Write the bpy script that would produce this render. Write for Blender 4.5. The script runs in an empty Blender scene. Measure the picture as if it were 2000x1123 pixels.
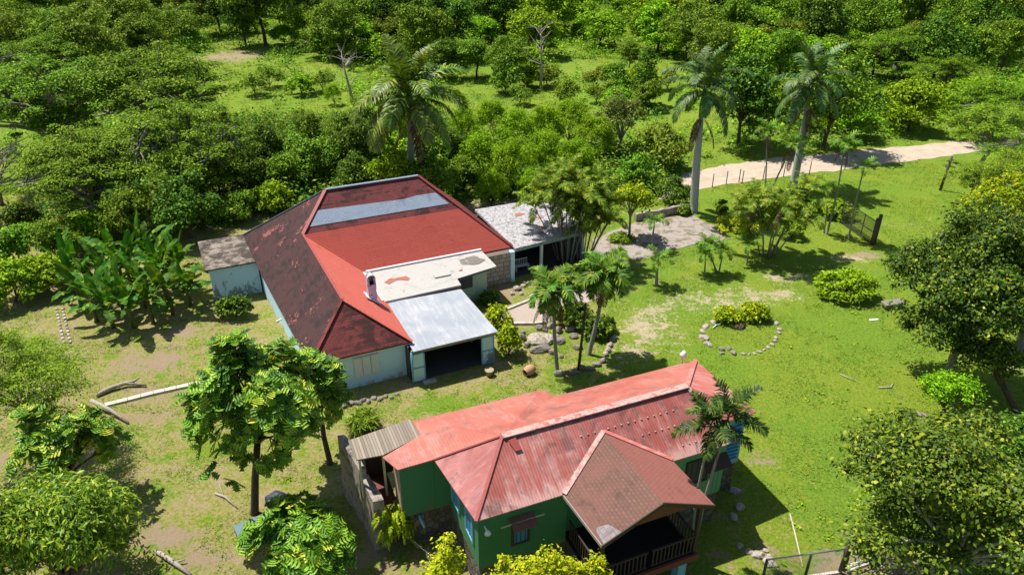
import bpy, math, random
import numpy as np
from mathutils import Vector, Matrix, Quaternion

S = bpy.context.scene
COL = S.collection
PI = math.pi

# ------------------------------------------------------------------ camera
CAM_H, PITCH, FPX = 26.0, math.radians(28), 1400.0
cd = bpy.data.cameras.new('camera')
cd.sensor_width = 36; cd.lens = FPX / 2000 * 36; cd.clip_end = 5000; cd.clip_start = 0.5
cam = bpy.data.objects.new('camera', cd); COL.objects.link(cam)
cam.location = (0, 0, CAM_H); cam.rotation_euler = (PI / 2 - PITCH, 0, 0)
S.camera = cam


def ray(x, y):
    a, b = (x - 1000) / FPX, (561.5 - y) / FPX
    return np.array([a, b * math.sin(PITCH) + math.cos(PITCH), b * math.cos(PITCH) - math.sin(PITCH)])


def at(x, y, z=0.0):
    d = ray(x, y); t = (z - CAM_H) / d[2]
    return Vector((t * d[0], t * d[1], z))


def height_at(base, top, z0=0.0):
    p = at(base[0], base[1], z0); d = ray(*top); t = p.y / d[1]
    return Vector((t * d[0], p.y, CAM_H + t * d[2]))


# ------------------------------------------------------------------ light
w = bpy.data.worlds.new('World'); S.world = w; w.use_nodes = True
nt = w.node_tree; bg = nt.nodes['Background']
sky = nt.nodes.new('ShaderNodeTexSky'); sky.sky_type = 'NISHITA'; sky.sun_disc = False
SUN_EL = math.radians(64); SH = Vector((0.84, -0.54, 0)).normalized()
sky.sun_elevation = SUN_EL; sky.sun_rotation = math.atan2(-SH.x, -SH.y)
nt.links.new(sky.outputs[0], bg.inputs[0]); bg.inputs[1].default_value = 0.08
sd = bpy.data.lights.new('sun', 'SUN'); sd.energy = 5.0; sd.angle = math.radians(0.53); sd.color = (1, 0.955, 0.87)
so = bpy.data.objects.new('sun', sd); COL.objects.link(so)
so.rotation_euler = Vector((SH.x * math.cos(SUN_EL), SH.y * math.cos(SUN_EL), -math.sin(SUN_EL))).to_track_quat('-Z', 'Y').to_euler()
S.view_settings.view_transform = 'Standard'; S.view_settings.look = 'None'
S.view_settings.exposure = 0.45; S.view_settings.gamma = 1.0
S.cycles.max_bounces = 6; S.cycles.diffuse_bounces = 3; S.cycles.glossy_bounces = 2; S.cycles.transmission_bounces = 3
S.cycles.use_denoising = True


# ------------------------------------------------------------------ materials
class NT:
    def __init__(s, name):
        s.m = bpy.data.materials.new(name); s.m.use_nodes = True
        s.t = s.m.node_tree; s.bsdf = s.t.nodes['Principled BSDF']; s.out = s.t.nodes['Material Output']

    def n(s, typ, props=None, **inp):
        nd = s.t.nodes.new(typ)
        for k, v in (props or {}).items(): setattr(nd, k, v)
        for k, v in inp.items():
            i = int(k[1:]) if k[0] == 'i' and k[1:].isdigit() else k
            sock = nd.inputs[i]
            if hasattr(v, 'is_output') or isinstance(v, bpy.types.NodeSocket): s.t.links.new(v, sock)
            else: sock.default_value = v
        return nd

    def obj(s): return s.n('ShaderNodeTexCoord').outputs['Object']
    def pos(s): return s.n('ShaderNodeNewGeometry').outputs['Position']

    def noise(s, vec, scale, detail=5, rough=.6, dist=0):
        return s.n('ShaderNodeTexNoise', None, Vector=vec, Scale=scale, Detail=detail, Roughness=rough, Distortion=dist).outputs['Fac']

    def ramp(s, fac, stops):
        nd = s.n('ShaderNodeValToRGB', None, Fac=fac); e = nd.color_ramp.elements
        while len(e) < len(stops): e.new(.5)
        for el, (p, c) in zip(e, stops):
            el.position = p; el.color = (*c, 1) if len(c) == 3 else c
        return nd.outputs[0]

    def step(s, fac, a, b):
        return s.n('ShaderNodeMapRange', {'interpolation_type': 'SMOOTHSTEP'}, Value=fac, i1=a, i2=b).outputs[0]

    def mix(s, f, a, b, blend='MIX'):
        nd = s.n('ShaderNodeMixRGB', {'blend_type': blend})
        for i, v in enumerate((f, a, b)):
            if isinstance(v, bpy.types.NodeSocket): s.t.links.new(v, nd.inputs[i])
            else: nd.inputs[i].default_value = v if i == 0 else (*v, 1)
        return nd.outputs[0]

    def math(s, op, a, b=0.0):
        return s.n('ShaderNodeMath', {'operation': op}, i0=a, i1=b).outputs[0]

    def mapping(s, vec, scale=(1, 1, 1), rot=(0, 0, 0)):
        return s.n('ShaderNodeMapping', None, Vector=vec, Scale=scale, Rotation=rot).outputs[0]

    def bump(s, h, strength=.4, dist=.05, normal=None):
        nd = s.n('ShaderNodeBump', None, Height=h, Strength=strength, Distance=dist)
        if normal: s.t.links.new(normal, nd.inputs['Normal'])
        return nd.outputs[0]

    def fin(s, col, rough=.8, normal=None, metal=0.0, spec=.3):
        b = s.bsdf
        for k, v in (('Base Color', col), ('Roughness', rough), ('Metallic', metal), ('Specular IOR Level', spec)):
            if isinstance(v, bpy.types.NodeSocket): s.t.links.new(v, b.inputs[k])
            else: b.inputs[k].default_value = (*v, 1) if k == 'Base Color' else v
        if normal: s.t.links.new(normal, b.inputs['Normal'])
        return s.m


def leaf_mat(name, dark, mid, light, tip, trans=.35, rough=.45, spec=.35, vary=.16):
    t = NT(name)
    r = t.n('ShaderNodeNewGeometry').outputs['Random Per Island']
    c = t.ramp(r, [(0, dark), (.45, mid), (.85, light), (1, tip)])
    o = t.n('ShaderNodeObjectInfo').outputs['Random']
    c = t.n('ShaderNodeHueSaturation', None, Hue=t.n('ShaderNodeMapRange', None, Value=o, i1=0.0, i2=1.0, i3=.5 - min(.025, vary * .13), i4=.5 + min(.02, vary * .11)).outputs[0],
            Value=t.n('ShaderNodeMapRange', None, Value=o, i1=0.0, i2=1.0, i3=1 - vary, i4=1 + vary).outputs[0], Color=c).outputs[0]
    t.fin(c, min(.75, rough + .2), spec=spec * .25)
    trans *= .6; tr = t.n('ShaderNodeBsdfTranslucent', None, Color=t.mix(1.0, c, (1.0, 1.0, .45), 'MULTIPLY'))
    mx = t.n('ShaderNodeMixShader', None, Fac=trans)
    t.t.links.new(t.bsdf.outputs[0], mx.inputs[1]); t.t.links.new(tr.outputs[0], mx.inputs[2])
    t.t.links.new(mx.outputs[0], t.out.inputs[0])
    return t.m


L_ = {
    'betel': leaf_mat('leaf_betel', (0.015, 0.040, 0.006), (0.035, 0.085, 0.010), (0.075, 0.14, 0.016), (0.22, 0.22, 0.03), trans=.2, rough=.3, spec=.9),
    'dark': leaf_mat('leaf_dark', (0.026, 0.061, 0.008), (0.065, 0.149, 0.013), (0.152, 0.284, 0.019), (0.319, 0.432, 0.036)),
    'mid': leaf_mat('leaf_mid', (0.046, 0.109, 0.010), (0.128, 0.262, 0.017), (0.250, 0.422, 0.024), (0.446, 0.563, 0.048)),
    'olive': leaf_mat('leaf_olive', (0.052, 0.098, 0.010), (0.144, 0.236, 0.018), (0.276, 0.368, 0.028), (0.437, 0.483, 0.050)),
    'light': leaf_mat('leaf_light', (0.081, 0.170, 0.006), (0.197, 0.380, 0.011), (0.323, 0.540, 0.013), (0.508, 0.660, 0.022)),
    'rain': leaf_mat('leaf_rain', (0.037, 0.096, 0.007), (0.125, 0.258, 0.011), (0.250, 0.420, 0.018), (0.425, 0.552, 0.033), vary=.10),
    'feather': leaf_mat('leaf_feather', (0.08, 0.155, 0.012), (0.19, 0.33, 0.020), (0.32, 0.47, 0.03), (0.48, 0.58, 0.05), vary=.05),
    'bread': leaf_mat('leaf_bread', (0.056, 0.146, 0.010), (0.163, 0.347, 0.020), (0.338, 0.538, 0.035), (0.688, 0.672, 0.060), trans=.35, rough=.18, spec=1.6, vary=.05),
    'mango': leaf_mat('leaf_mango', (0.050, 0.125, 0.010), (0.160, 0.300, 0.018), (0.330, 0.480, 0.030), (0.55, 0.58, 0.05), rough=.25, spec=1.0, vary=.05),
    'yellow': leaf_mat('leaf_yellow', (0.17, 0.25, 0.008), (0.38, 0.46, 0.012), (0.58, 0.62, 0.018), (0.68, 0.60, 0.03), trans=.4, vary=.03),
    'yelgreen': leaf_mat('leaf_yelgreen', (0.095, 0.185, 0.006), (0.231, 0.352, 0.009), (0.420, 0.500, 0.011), (0.798, 0.666, 0.017), vary=.05),
    'bronze': leaf_mat('leaf_bronze', (0.032, 0.070, 0.006), (0.090, 0.165, 0.011), (0.215, 0.305, 0.017), (0.42, 0.45, 0.035), rough=.3, spec=.9, vary=.05),
    'evergreen': leaf_mat('leaf_evergreen', (0.021, 0.056, 0.006), (0.058, 0.131, 0.010), (0.163, 0.263, 0.015), (0.468, 0.512, 0.033), rough=.3, spec=.9, vary=.05),
    'royalbright': leaf_mat('leaf_royal_bright', (0.06, 0.12, 0.015), (0.12, 0.22, 0.02), (0.22, 0.33, 0.035), (0.42, 0.44, 0.06), trans=.3, rough=.25, spec=1.2),
    'grey': leaf_mat('leaf_grey', (0.063, 0.102, 0.022), (0.147, 0.222, 0.039), (0.252, 0.333, 0.066), (0.420, 0.463, 0.110)),
    'banana': leaf_mat('leaf_banana', (0.032, 0.109, 0.008), (0.057, 0.172, 0.012), (0.109, 0.265, 0.016), (0.276, 0.391, 0.025), trans=.4, rough=.4, spec=.5),
    'palm': leaf_mat('leaf_palm', (0.050, 0.122, 0.013), (0.101, 0.235, 0.019), (0.169, 0.326, 0.026), (0.360, 0.408, 0.040), trans=.25, rough=.32, spec=.6),
    'royal': leaf_mat('leaf_royal', (0.035, 0.085, 0.017), (0.07, 0.16, 0.025), (0.13, 0.25, 0.04), (0.28, 0.33, 0.08), trans=.25, rough=.28, spec=1.4),
    'areca': leaf_mat('leaf_areca', (0.06, 0.12, 0.012), (0.14, 0.24, 0.020), (0.27, 0.36, 0.03), (0.50, 0.46, 0.06), trans=.3, vary=.05),
    'deadfrond': leaf_mat('leaf_dead', (0.066, 0.039, 0.022), (0.143, 0.094, 0.055), (0.220, 0.154, 0.088), (0.308, 0.220, 0.132), trans=.15, rough=.8, spec=.1),
    'vine': leaf_mat('leaf_vine', (0.105, 0.204, 0.007), (0.231, 0.407, 0.011), (0.336, 0.536, 0.015), (0.504, 0.629, 0.033), vary=.05),
    'grass': leaf_mat('leaf_grass', (.08, .14, .012), (.16, .27, .022), (.26, .37, .040), (.42, .42, .11), trans=.3),
}


def bark(name, a, b, rough=.9, zs=.25):
    t = NT(name); o = t.mapping(t.obj(), (1, 1, zs))
    n = t.noise(o, 9, 6); n2 = t.noise(t.obj(), 1.7, 3)
    c = t.mix(t.step(n2, .35, .7), t.ramp(n, [(.3, a), (.7, b)]), tuple(x * .75 for x in b))
    return t.fin(c, rough, t.bump(n, .6, .04))


B_ = {'brown': bark('bark_brown', (.045, .03, .02), (.13, .095, .065)),
      'grey': bark('bark_grey', (.12, .10, .08), (.32, .29, .25)),
      'pale': bark('bark_pale', (.2, .18, .16), (.46, .42, .38)),
      'dead': bark('bark_dead', (.22, .18, .14), (.5, .43, .36)),
      'royal': bark('bark_royal', (.28, .28, .27), (.52, .52, .50), .8, 1.6),
      'palm': bark('bark_palm', (.17, .155, .13), (.36, .33, .29), .9, 2.5)}


def mat_ground():
    t = NT('ground_grass'); p = t.pos()
    a = t.n('ShaderNodeAttribute', {'attribute_name': 'mask'}).outputs['Color']
    sp = t.n('ShaderNodeSeparateColor', None, Color=a).outputs
    mid = t.noise(p, .55, 6, .65, .6); n2 = t.noise(p, 1.9, 6, .7, .3); fine = t.noise(p, 6, 6, .75); tiny = t.noise(p, 26, 4, .8); big = t.noise(p, .13, 4, .6)
    dev = lambda n, k: t.math('MULTIPLY', t.math('SUBTRACT', n, .5), k)
    lush = t.ramp(fine, [(.28, (.075, .145, .012)), (.5, (.160, .270, .026)), (.72, (.265, .38, .050))])
    mea = t.ramp(fine, [(.28, (.105, .165, .012)), (.5, (.210, .285, .028)), (.72, (.33, .39, .060))])
    olive = t.ramp(fine, [(.28, (.17, .165, .045)), (.5, (.32, .295, .095)), (.75, (.47, .41, .17))])
    tan = t.ramp(tiny, [(.25, (.26, .18, .105)), (.5, (.42, .325, .21)), (.8, (.56, .46, .32))])
    g = t.mix(t.step(t.math('ADD', big, dev(n2, .7)), .42, .60), lush, mea)
    T = t.math('ADD', t.math('ADD', sp[1], dev(mid, 1.3)), t.math('ADD', dev(n2, 1.1), dev(fine, .7)))
    g = t.mix(t.step(T, .33, .60), g, olive)
    g = t.mix(t.math('MULTIPLY', t.step(T, .60, .88), .9), g, tan)
    dirt = t.ramp(tiny, [(.2, (.21, .14, .09)), (.5, (.36, .265, .18)), (.8, (.52, .42, .31))])
    dd = t.math('ADD', sp[0], t.math('ADD', dev(mid, 1.4), t.math('ADD', dev(n2, 1.1), dev(fine, 1.0))))
    g = t.mix(t.math('MULTIPLY', t.step(dd, .30, .66), .92), g, dirt)
    sand = t.ramp(t.noise(p, 3.5, 6, .7), [(.25, (.40, .31, .20)), (.6, (.58, .47, .33)), (.9, (.66, .56, .43))])
    ss = t.math('ADD', sp[2], t.math('ADD', dev(mid, 1.4), t.math('ADD', dev(n2, 1.3), dev(fine, 1.4))))
    g = t.mix(t.math('MULTIPLY', t.step(ss, .32, .66), .85), g, sand)
    h = t.math('ADD', fine, t.math('MULTIPLY', tiny, .6))
    return t.fin(g, .95, t.bump(h, .8, .16), spec=.08)


def mat_sand():
    t = NT('road_sand'); p = t.pos()
    n = t.noise(p, .7, 7, .7); f = t.noise(p, 9, 5, .7)
    c = t.ramp(n, [(.3, (.36, .28, .20)), (.55, (.50, .41, .31)), (.8, (.58, .50, .40))])
    c = t.mix(.35, c, t.ramp(f, [(.3, (.32, .24, .17)), (.7, (.60, .52, .44))]))
    return t.fin(c, .95, t.bump(f, .4, .05), spec=.1)


def mat_concrete(name, a, b, stain, amt=(.5, .7), scale=1.0):
    t = NT(name); o = t.obj()
    n = t.noise(o, 1.1 * scale, 7, .7, .5); f = t.noise(o, 14, 4, .7)
    c = t.ramp(f, [(.3, a), (.7, b)])
    c = t.mix(t.step(t.math('ADD', n, t.math('MULTIPLY', t.math('SUBTRACT', f, .5), .2)), *amt), c, stain)
    return t.fin(c, .9, t.bump(f, .35, .02), spec=.2)


def mat_plaster(name, base, dirt, lo=.0, hi=.9):
    """wall paint with peeling stains that start at the foot of the wall"""
    t = NT(name); o = t.obj()
    z = t.n('ShaderNodeSeparateXYZ', None, Vector=o).outputs[2]
    n = t.noise(t.mapping(o, (1, 1, .55)), 1.6, 7, .7, .4); f = t.noise(o, 9, 4, .7)
    foot = t.n('ShaderNodeMapRange', None, Value=z, i1=lo, i2=hi, i3=.32, i4=0.0).outputs[0]
    m = t.step(t.math('ADD', t.math('ADD', n, foot), t.math('MULTIPLY', t.math('SUBTRACT', f, .5), .15)), .60, .70)
    c = t.mix(t.math('MULTIPLY', t.math('SUBTRACT', f, .3), .35), base, tuple(x * .75 for x in base))
    c = t.mix(t.math('MULTIPLY', m, .75), c, dirt)
    return t.fin(c, .8, t.bump(f, .25, .02), spec=.25)


def mat_shingle(name, c1, c2, c3, stain, lo, hi, rot=0.0, slant=1.0, flakes=None, tile=(.34, .16)):
    """rows of small asphalt shingles, courses along local x (rot turns them)"""
    t = NT(name); o = t.obj()
    v = t.mapping(o, (1, slant, slant), (0, 0, rot))
    sx = t.n('ShaderNodeSeparateXYZ', None, Vector=v).outputs
    yz = t.math('ADD', sx[1], 0.0)
    vv = t.n('ShaderNodeCombineXYZ', None, X=sx[0], Y=yz).outputs[0]
    br = t.n('ShaderNodeTexBrick', None, Vector=vv, Color1=(*c1, 1), Color2=(*c2, 1), Mortar=(*[x * .72 for x in c1], 1), Scale=1.0)
    br.inputs['Mortar Size'].default_value = .012; br.inputs['Brick Width'].default_value = tile[0]; br.inputs['Row Height'].default_value = tile[1]
    n = t.noise(t.mapping(o, (.7, .7, .7)), .62, 6, .6, .6); f = t.noise(o, 10, 4, .7)
    c = t.mix(t.step(n, .35, .65), br.outputs[0], c3)
    rows = t.n('ShaderNodeTexBrick', None, Vector=vv, Color1=(0, 0, 0, 1), Color2=(1, 1, 1, 1), Mortar=(.5, .5, .5, 1), Scale=1.0)
    rows.inputs['Brick Width'].default_value = 1.0; rows.inputs['Row Height'].default_value = tile[1]; rows.inputs['Mortar Size'].default_value = 0
    n2 = t.math('ADD', t.noise(o, .8, 6, .65, .8), t.math('ADD', t.math('MULTIPLY', t.math('SUBTRACT', rows.outputs[0], .5), .16), t.math('MULTIPLY', t.math('SUBTRACT', f, .5), .25)))
    c = t.mix(t.step(n2, lo, hi), c, stain)
    if flakes:
        k = t.math('ADD', t.noise(o, .55, 3, .5), t.math('MULTIPLY', t.math('SUBTRACT', t.noise(o, 4.5, 3, .6), .5), .55))
        c = t.mix(t.step(k, .655, .665), c, flakes)
    c = t.mix(t.math('MULTIPLY', f, .25), c, tuple(x * .6 for x in c1))
    return t.fin(c, .85, t.bump(br.outputs['Fac'], .5, -.02), spec=.2)


def mat_corr(name, c1, c2, stain, axis=0, pitch=.11, fade=None, stain_rng=(.55, .75), rough=.5, seam=.9, strength=.8, eave=None):
    """corrugated sheet: ribs along the slope, faded paint, sheet seams"""
    t = NT(name); o = t.obj()
    s = t.n('ShaderNodeSeparateXYZ', None, Vector=o).outputs
    wv = t.math('SINE', t.math('MULTIPLY', s[axis], 2 * PI / pitch))
    st = [6, 6, 6]; st[axis] = 9
    sc = (3.5, .5, .5) if axis == 0 else (.5, 3.5, .5)
    streak = t.noise(t.mapping(o, sc), 1.3, 6, .65); big = t.noise(o, .5, 5, .6, .5); f = t.noise(o, 12, 4, .7)
    c = t.mix(t.step(big, .32, .68), c1, c2)
    if eave: c = t.mix(t.math('MULTIPLY', t.step(t.math('ADD', s[2], t.math('MULTIPLY', streak, -1.1)), eave[0], eave[1]), .8), c, fade)
    if fade: c = t.mix(t.math('MULTIPLY', t.step(t.math('ADD', t.math('MULTIPLY', streak, .75), t.math('MULTIPLY', big, .25)), .46, .66), .75), c, fade)
    c = t.mix(t.math('MULTIPLY', t.step(t.math('ADD', t.math('MULTIPLY', streak, .5), t.math('MULTIPLY', t.noise(o, .9, 5, .7, .6), .5)), *stain_rng), .8), c, stain)
    c = t.mix(t.math('MULTIPLY', t.step(wv, -.2, -1.0), .22 * strength), c, tuple(x * .45 for x in c1))
    h = t.math('ADD', t.math('MULTIPLY', wv, .5), t.math('MULTIPLY', f, .1))
    return t.fin(c, rough, t.bump(h, strength, .03), spec=.4)


def mat_stone(name, a, b, mortar, scale=3.0, moss=None):
    t = NT(name); o = t.obj()
    vo = t.n('ShaderNodeTexVoronoi', {'feature': 'F1'}, Vector=o, Scale=scale)
    ed = t.n('ShaderNodeTexVoronoi', {'feature': 'DISTANCE_TO_EDGE'}, Vector=o, Scale=scale).outputs['Distance']
    f = t.noise(o, 8, 5, .7); big = t.noise(o, .9, 5, .7)
    r = t.n('ShaderNodeSeparateColor', None, Color=vo.outputs['Color']).outputs[0]
    c = t.mix(r, a, b); c = t.mix(t.math('MULTIPLY', f, .5), c, tuple(x * .5 for x in a))
    c = t.mix(t.step(ed, .10, .02), c, mortar)
    if moss: c = t.mix(t.math('MULTIPLY', t.step(big, .45, .65), .7), c, moss)
    return t.fin(c, .95, t.bump(t.math('ADD', t.step(ed, 0, .12), t.math('MULTIPLY', f, .5)), .7, .05), spec=.15)


def mat_ashlar(name):
    t = NT(name); o = t.obj()
    s = t.n('ShaderNodeSeparateXYZ', None, Vector=o).outputs
    v = t.n('ShaderNodeCombineXYZ', None, X=t.math('ADD', s[0], s[1]), Y=s[2]).outputs[0]
    br = t.n('ShaderNodeTexBrick', {'offset': .37, 'squash': .7, 'squash_frequency': 3}, Vector=v, Color1=(.42, .36, .30, 1), Color2=(.62, .56, .48, 1), Mortar=(.16, .13, .11, 1), Scale=1.0)
    br.inputs['Mortar Size'].default_value = .022; br.inputs['Brick Width'].default_value = .52; br.inputs['Row Height'].default_value = .36
    f = t.noise(o, 9, 5, .7)
    c = t.mix(t.math('MULTIPLY', f, .45), br.outputs[0], (.2, .17, .14))
    return t.fin(c, .9, t.bump(t.math('SUBTRACT', t.math('MULTIPLY', f, .4), br.outputs['Fac']), .6, .03), spec=.15)


def mat_plain(name, c, rough=.7, metal=0.0, var=.3, spec=.3, scale=6):
    t = NT(name); n = t.noise(t.obj(), scale, 5, .65)
    col = t.mix(t.math('MULTIPLY', n, var * 2), c, tuple(x * .45 for x in c))
    return t.fin(col, rough, t.bump(n, .2, .02), metal, spec)


def mat_boards(name, a, b, axis=0, width=.14):
    t = NT(name); o = t.obj(); s = t.n('ShaderNodeSeparateXYZ', None, Vector=o).outputs
    q = t.math('MULTIPLY', s[axis], 1 / width)
    fr = t.math('FRACT', q); idx = t.math('FLOOR', q)
    wn = t.n('ShaderNodeTexWhiteNoise', {'noise_dimensions': '1D'}, W=idx).outputs[0]
    gr = t.noise(t.mapping(o, (8, 1, 1) if axis == 0 else (1, 8, 1)), 3, 5, .7)
    c = t.mix(t.math('ADD', t.math('MULTIPLY', wn, .6), t.math('MULTIPLY', gr, .4)), a, b)
    gap = t.step(t.math('ABSOLUTE', t.math('SUBTRACT', fr, .5)), .42, .5)
    c = t.mix(gap, c, tuple(x * .2 for x in a))
    return t.fin(c, .85, t.bump(t.math('SUBTRACT', gr, gap), .5, .02), spec=.2)


M = {
    'ground': mat_ground(), 'sand': mat_sand(),
    'patio': mat_concrete('patio_concrete', (.26, .215, .185), (.42, .365, .325), (.17, .15, .09), (.46, .62)),
    'path': mat_concrete('path_concrete', (.33, .265, .22), (.46, .385, .33), (.24, .19, .15), (.55, .8)),
    'kerb': mat_concrete('kerb_concrete', (.42, .38, .33), (.62, .57, .50), (.24, .21, .17), (.5, .75)),
    'slabwhite': mat_concrete('slab_white', (.38, .37, .345), (.48, .465, .44), (.23, .215, .195), (.54, .78), 1.5),
    'slabrust': mat_concrete('slab_rust', (.30, .10, .075), (.42, .17, .13), (.5, .42, .38), (.55, .8), 3),
    'slabstain': mat_concrete('slab_black_stain', (.13, .115, .10), (.24, .21, .185), (.38, .36, .33), (.52, .66), 3),
    'carroof': mat_concrete('carport_roof', (.37, .36, .37), (.48, .47, .48), (.18, .165, .165), (.47, .60), 4.5),
    'leanroof': mat_concrete('lean_roof', (.20, .165, .135), (.34, .29, .24), (.060, .048, .040), (.36, .58), 1.2),
    'wallwhite': mat_plaster('wall_white_blue', (.62, .87, 1.0), (.42, .42, .42), -.3, .45),
    'wallpeel': mat_plaster('wall_peeling', (.58, .81, .98), (.12, .115, .11), -1.2, 1.6),
    'annexwall': mat_plaster('annex_wall_green', (.46, .60, .48), (.35, .38, .30)),
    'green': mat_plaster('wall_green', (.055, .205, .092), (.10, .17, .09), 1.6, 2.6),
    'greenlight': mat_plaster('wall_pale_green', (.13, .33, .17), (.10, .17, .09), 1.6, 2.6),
    'pink': mat_plaster('wall_pink_beige', (.42, .30, .24), (.2, .14, .11)),
    'blue': mat_plain('paint_blue', (.05, .26, .52), .5), 'bluelight': mat_plain('paint_light_blue', (.22, .50, .68), .5),
    'sh_left': mat_shingle('shingle_dark_brown', (.066, .034, .033), (.086, .042, .040), (.075, .037, .035), (.038, .025, .024), .45, .68, PI / 2, 1.3, (.30, .10, .09)),
    'sh_hip': mat_shingle('shingle_red_stained', (.21, .050, .048), (.27, .070, .062), (.19, .05, .045), (.055, .027, .026), .38, .62, 0, 1.3),
    'sh_top': mat_shingle('shingle_red_brown', (.17, .045, .045), (.23, .062, .058), (.15, .045, .042), (.055, .026, .026), .50, .64, 0, 1.3),
    'bandgrey': mat_shingle('sheet_blue_grey', (.27, .33, .42), (.34, .40, .49), (.30, .36, .45), (.22, .25, .32), .55, .7, 0, 1.3),
    'red': mat_shingle('tile_sheet_red', (.39, .075, .056), (.44, .090, .066), (.41, .080, .060), (.31, .052, .046), .56, .8, 0, 1.3, None, (.9, .20)),
    'salmon': mat_shingle('tile_sheet_salmon', (.58, .135, .10), (.64, .16, .12), (.60, .14, .105), (.50, .11, .085), .56, .8, PI / 2, 1.3, None, (.9, .20)),
    'sh_porch': mat_shingle('shingle_porch_brown', (.17, .090, .070), (.20, .108, .083), (.21, .10, .078), (.10, .062, .050), .50, .78, PI / 2, 1.1, None, (.22, .14)),
    'sh_porchr': mat_shingle('shingle_porch_red', (.29, .11, .088), (.32, .125, .10), (.30, .112, .09), (.20, .085, .068), .54, .8, PI / 2, 1.1, None, (.22, .14)),
    'shgrey': mat_shingle('shingle_grey_patch', (.24, .21, .21), (.32, .28, .28), (.26, .23, .23), (.18, .15, .15), .5, .7, PI / 2, 1.1, None, (.30, .20)),
    'corr_front': mat_corr('corrugated_faded_red', (.29, .070, .056), (.38, .115, .095), (.13, .045, .040), 0, .125, (.55, .32, .29), (.47, .62), strength=.32, eave=(4.86, 4.58)),
    'corr_left': mat_corr('corrugated_worn_red', (.31, .085, .075), (.41, .145, .13), (.15, .055, .055), 1, .125, (.52, .28, .27), (.48, .62), strength=.35),
    'corr_back': mat_corr('sheet_orange_red', (.41, .110, .078), (.49, .155, .115), (.22, .085, .07), 0, .125, (.54, .27, .23), (.47, .64), .6, strength=.18),
    'corr_right': mat_corr('sheet_pink_red', (.52, .14, .11), (.58, .20, .17), (.38, .12, .10), 1, .125, (.60, .34, .31), (.58, .72), .6, strength=.25),
    'corr_white': mat_corr('sheet_pale_grey', (.29, .32, .36), (.36, .38, .41), (.22, .225, .24), 0, .62, (.48, .50, .53), (.54, .72), .55, strength=.12),
    'flash': mat_concrete('flashing_pale', (.40, .22, .19), (.55, .46, .42), (.38, .12, .095), (.45, .65), 3),
    'capred': mat_plain('cap_red', (.36, .075, .065), .6), 'capdark': mat_plain('cap_dark_red', (.24, .055, .05), .7),
    'capblue': mat_plain('cap_blue_grey', (.26, .33, .43), .5),
    'greyboards': mat_boards('grey_boards', (.15, .12, .095), (.40, .34, .27), 0, .13),
    'plankgreen': mat_boards('green_planks', (.10, .27, .15), (.14, .34, .19), 0, .2),
    'wood': mat_plain('dark_wood', (.075, .048, .035), .7), 'woodred': mat_plain('red_brown_wood', (.18, .06, .04), .7),
    'woodpale': mat_plain('weathered_wood', (.36, .31, .26), .8), 'bamboo': mat_plain('pale_bamboo', (.58, .54, .36), .6),
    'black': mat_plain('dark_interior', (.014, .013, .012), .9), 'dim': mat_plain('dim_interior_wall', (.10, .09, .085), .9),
    'ashlar': mat_ashlar('ashlar_stone'),
    'stone': mat_stone('rubble_stone', (.12, .105, .09), (.26, .23, .19), (.10, .088, .07), 3.2, (.07, .065, .04)),
    'wallgrey': mat_concrete('old_stone_wall', (.22, .19, .165), (.46, .41, .35), (.13, .115, .09), (.46, .66), 2.2),
    'rock': mat_concrete('rock_grey', (.16, .14, .12), (.33, .29, .25), (.10, .09, .065), (.5, .7), 4),
    'rockpale': mat_concrete('rock_pale', (.32, .275, .23), (.52, .46, .39), (.16, .145, .10), (.44, .62), 4),
    'terra': mat_plain('terracotta', (.52, .29, .17), .7, var=.15), 'pot': mat_plain('pale_pot', (.42, .34, .22), .8),
    'white': mat_plain('white_paint', (.78, .80, .84), .5, var=.1), 'metal': mat_plain('galvanised_pipe', (.42, .46, .52), .4, .6),
    'darkmetal': mat_plain('dark_iron', (.05, .045, .045), .6), 'rust': mat_plain('rusty_metal', (.12, .12, .13), .6),
    'teal': mat_plain('faded_teal_metal', (.13, .22, .25), .5), 'tarp': mat_plain('dark_tarp', (.03, .045, .06), .5),
    'chim': mat_concrete('chimney_plaster', (.52, .48, .56), (.66, .62, .70), (.16, .14, .16), (.50, .62), 2.5),
    'postwood': mat_plain('old_post', (.11, .09, .08), .8),
}


# ------------------------------------------------------------------ mesh helpers
def link_mesh(name, me, parent=None, smooth=False):
    o = bpy.data.objects.new(name, me); COL.objects.link(o)
    if parent: o.parent = parent
    return o


def np_mesh(name, V, F, mat, smooth=False):
    V = np.asarray(V, np.float32); F = np.asarray(F, np.int32); k = F.shape[1]
    me = bpy.data.meshes.new(name)
    me.vertices.add(len(V)); me.vertices.foreach_set('co', V.ravel())
    me.loops.add(F.size); me.loops.foreach_set('vertex_index', F.ravel())
    me.polygons.add(len(F)); me.polygons.foreach_set('loop_start', np.arange(0, F.size, k, dtype=np.int32))
    me.polygons.foreach_set('loop_total', np.full(len(F), k, np.int32))
    if smooth: me.polygons.foreach_set('use_smooth', np.ones(len(F), bool))
    me.update(calc_edges=True); me.materials.append(mat)
    return me


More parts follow.
